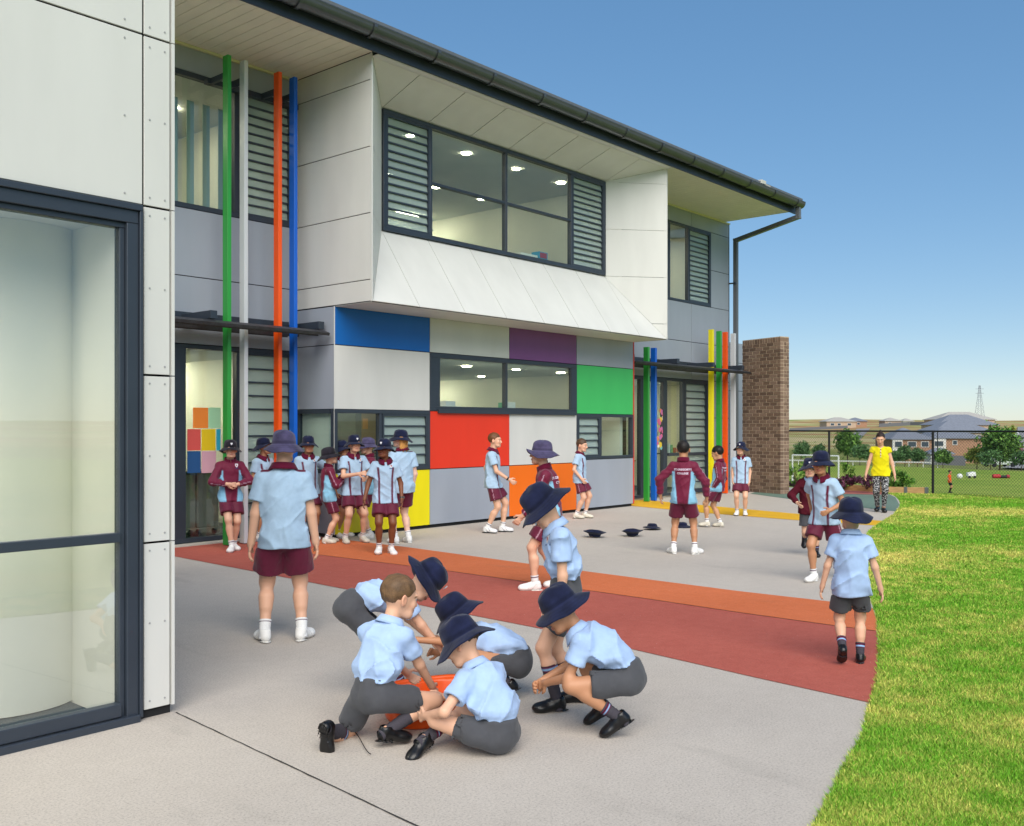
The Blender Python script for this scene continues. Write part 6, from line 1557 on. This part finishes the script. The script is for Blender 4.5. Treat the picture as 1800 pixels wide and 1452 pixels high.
person('boy standing with bowed head in school shirt and navy hat', A(996, 1243), 1.30, -98, 'shirt', 'grey', 'black', skin='fair', hair='4a3322', hat='navy', head=(-4, -44), lean=4, hunch=10, tuck=True, crest='l', hl=(-.10, .04, .44), hr=(.10, .06, .46), fl=(-.06, .05, .042), fr=(.07, -.07, .042), detail=.95, seed=25, wrinkle=1.6, sock='grey', brim=.060)
person('boy squatting on his toes with arms round his knees', A(1084, 1287), 1.23, -84, 'shirt', 'grey', 'black', skin='tan', hair='241a14', hat='navy', pel=(0, -.05, .245), lean=43, hunch=17, plean=12, hl=(-.02, .30, .20), hr=(.04, .32, .20), el=(-.7, -.4, -.6), er=(.7, -.2, -.6), palml=(.4, -1, 0), palmr=(-.4, -1, 0),
       fl=(-.075, -.02, .085), fr=(.07, .07, .085), ptl=32, ptr=32, kl=(-.2, 1, .55), kr=(.2, 1, .55), head=(0, -34), tuck=True, detail=.95, seed=26, wrinkle=1.6, sock='greylow', curl=55)
pf = onT(1669, 62)
person('far player in orange shirt and black shorts on the field', tuple(pf), 1.45, 100, 'orange', 'black', 'black', skin='tan', hair='1c1510', hat=None, sock='dark', detail=3.0, seed=27, hr=(.12, .05, .5))

# ------------------------------------------------------------------ orange tub
tc_ = gp(762, 1262); tubx = rotv(RT, UP, 28); tuby = np.cross(UP, tubx)
tub = thing('orange_tub', tuple(tc_), 'orange plastic tub on the paving between the crouching boys', 'tub')
prof_ = [(.80, .0), (.84, .01), (.90, .06), (.97, .13), (1.0, .155), (1.06, .160), (1.07, .150), (1.05, .146), (1.0, .143), (.965, .15), (.94, .13), (.88, .06), (.82, .018), (0, .016)]
V = []; n = 56
for (k, z_) in prof_:
    for i in range(n):
        a = 2 * math.pi * i / n; e = 3.2; cx_, sx_ = math.cos(a), math.sin(a); rr = (abs(cx_) ** e + abs(sx_) ** e) ** (-1 / e); rb_ = k * rr * (1 + .025 * math.cos(10 * a) * (1 if .85 < k < 1.04 and z_ < .14 else 0))
        V.append(tc_ + tubx * rb_ * cx_ * .30 + tuby * rb_ * sx_ * .22 + UP * (z_ * (1.05 if k > .5 else 1) + .003))
F = [(k * n + i, k * n + (i + 1) % n, (k + 1) * n + (i + 1) % n, (k + 1) * n + i) for k in range(len(prof_) - 1) for i in range(n)] + [tuple(range(n - 1, -1, -1))]
me = bpy.data.meshes.new('basin'); me.from_pydata([tuple(v) for v in V], [], F); me.polygons.foreach_set('use_smooth', [True] * len(F)); link('basin', me, mat('orange_plastic', 'e8560a', .35, spec=.5, var=.05, vscale=6), tub)
for s in (-1, 1):
    P_ = [tc_ + tubx * s * (.31 + .035 * math.sin(math.pi * k / 8)) + tuby * (-.07 + .14 * k / 8) + UP * .155 for k in range(9)]; MB().path(P_, .011, 8).build('handle', MATS['orange_plastic'], tub, smooth=True)
ca = thing('craft_cards', tuple(tc_), 'purple and white paper pieces lying inside the orange tub', 'paper'); rr_ = random.Random(4)
for i, c in enumerate(('4a3f8a', 'd8d6d0', '5a4a96', 'c9c5c0', '3d3878')):
    q = tc_ + tubx * rr_.uniform(-.17, .17) + tuby * rr_.uniform(-.12, .12) + UP * (.022 + i * .004); d_ = rotv(RT, UP, rr_.uniform(0, 180)); MB().obox(q, d_ * .05, np.cross(UP, d_) * .035, UP * .0012).build('card', mat('card_' + c, c, .8), ca)
# ------------------------------------------------------------------ hats lying on the paving
def ground_hat(px, py, tilt, lab, seed, flip, look, spin):
    b = gp(px, py); V, F, C = hat_mesh(C_NAVY * .8, .066, seed, look, 1.0)
    V = V.copy(); V[:, 2] = V[:, 2] * (.55 if not flip else .55)
    Rm = np.array(Matrix.Rotation(R_(spin), 3, 'Z') @ Matrix.Rotation(R_(tilt + (180 if flip else 0)), 3, 'X'))
    X = V @ Rm.T; X[:, 2] -= X[:, 2].min() - .004; X = X + np.array([b[0], b[1], 0])
    o = link('bucket_hat', npmesh('bucket_hat', X, F if not flip else F, C), M_HAT); tag(o, lab, 'hat', 'hats lying on the paving')
ground_hat(1047, 945, 4, 'navy hat with turned-up brim lying nearest the standing boy', 41, True, [(90, -.05), (270, -.03)], 20); ground_hat(1113, 943, -3, 'crumpled navy hat lying second from the left on the paving', 42, True, [(60, -.04), (200, -.04)], 60)
ground_hat(1146, 931, 6, 'flat navy hat lying nearest the boy with outstretched arms', 43, False, None, 100); ground_hat(1197, 927, 2, 'dark hat behind the legs of the boy with outstretched arms', 44, False, [(0, .03)], 10)
# loose shoelace of the kneeling boy
P_ = [gp(612 + 40 * t, 1272 + 46 * t ** .6 - 8 * math.sin(t * 5), .012 + .06 * (1 - t) ** 3) for t in np.linspace(0, 1, 14)]
MB().path(P_, .0022, 6).build('shoelace', mat('lace_black', '0c0c0d', .7), k22.root)
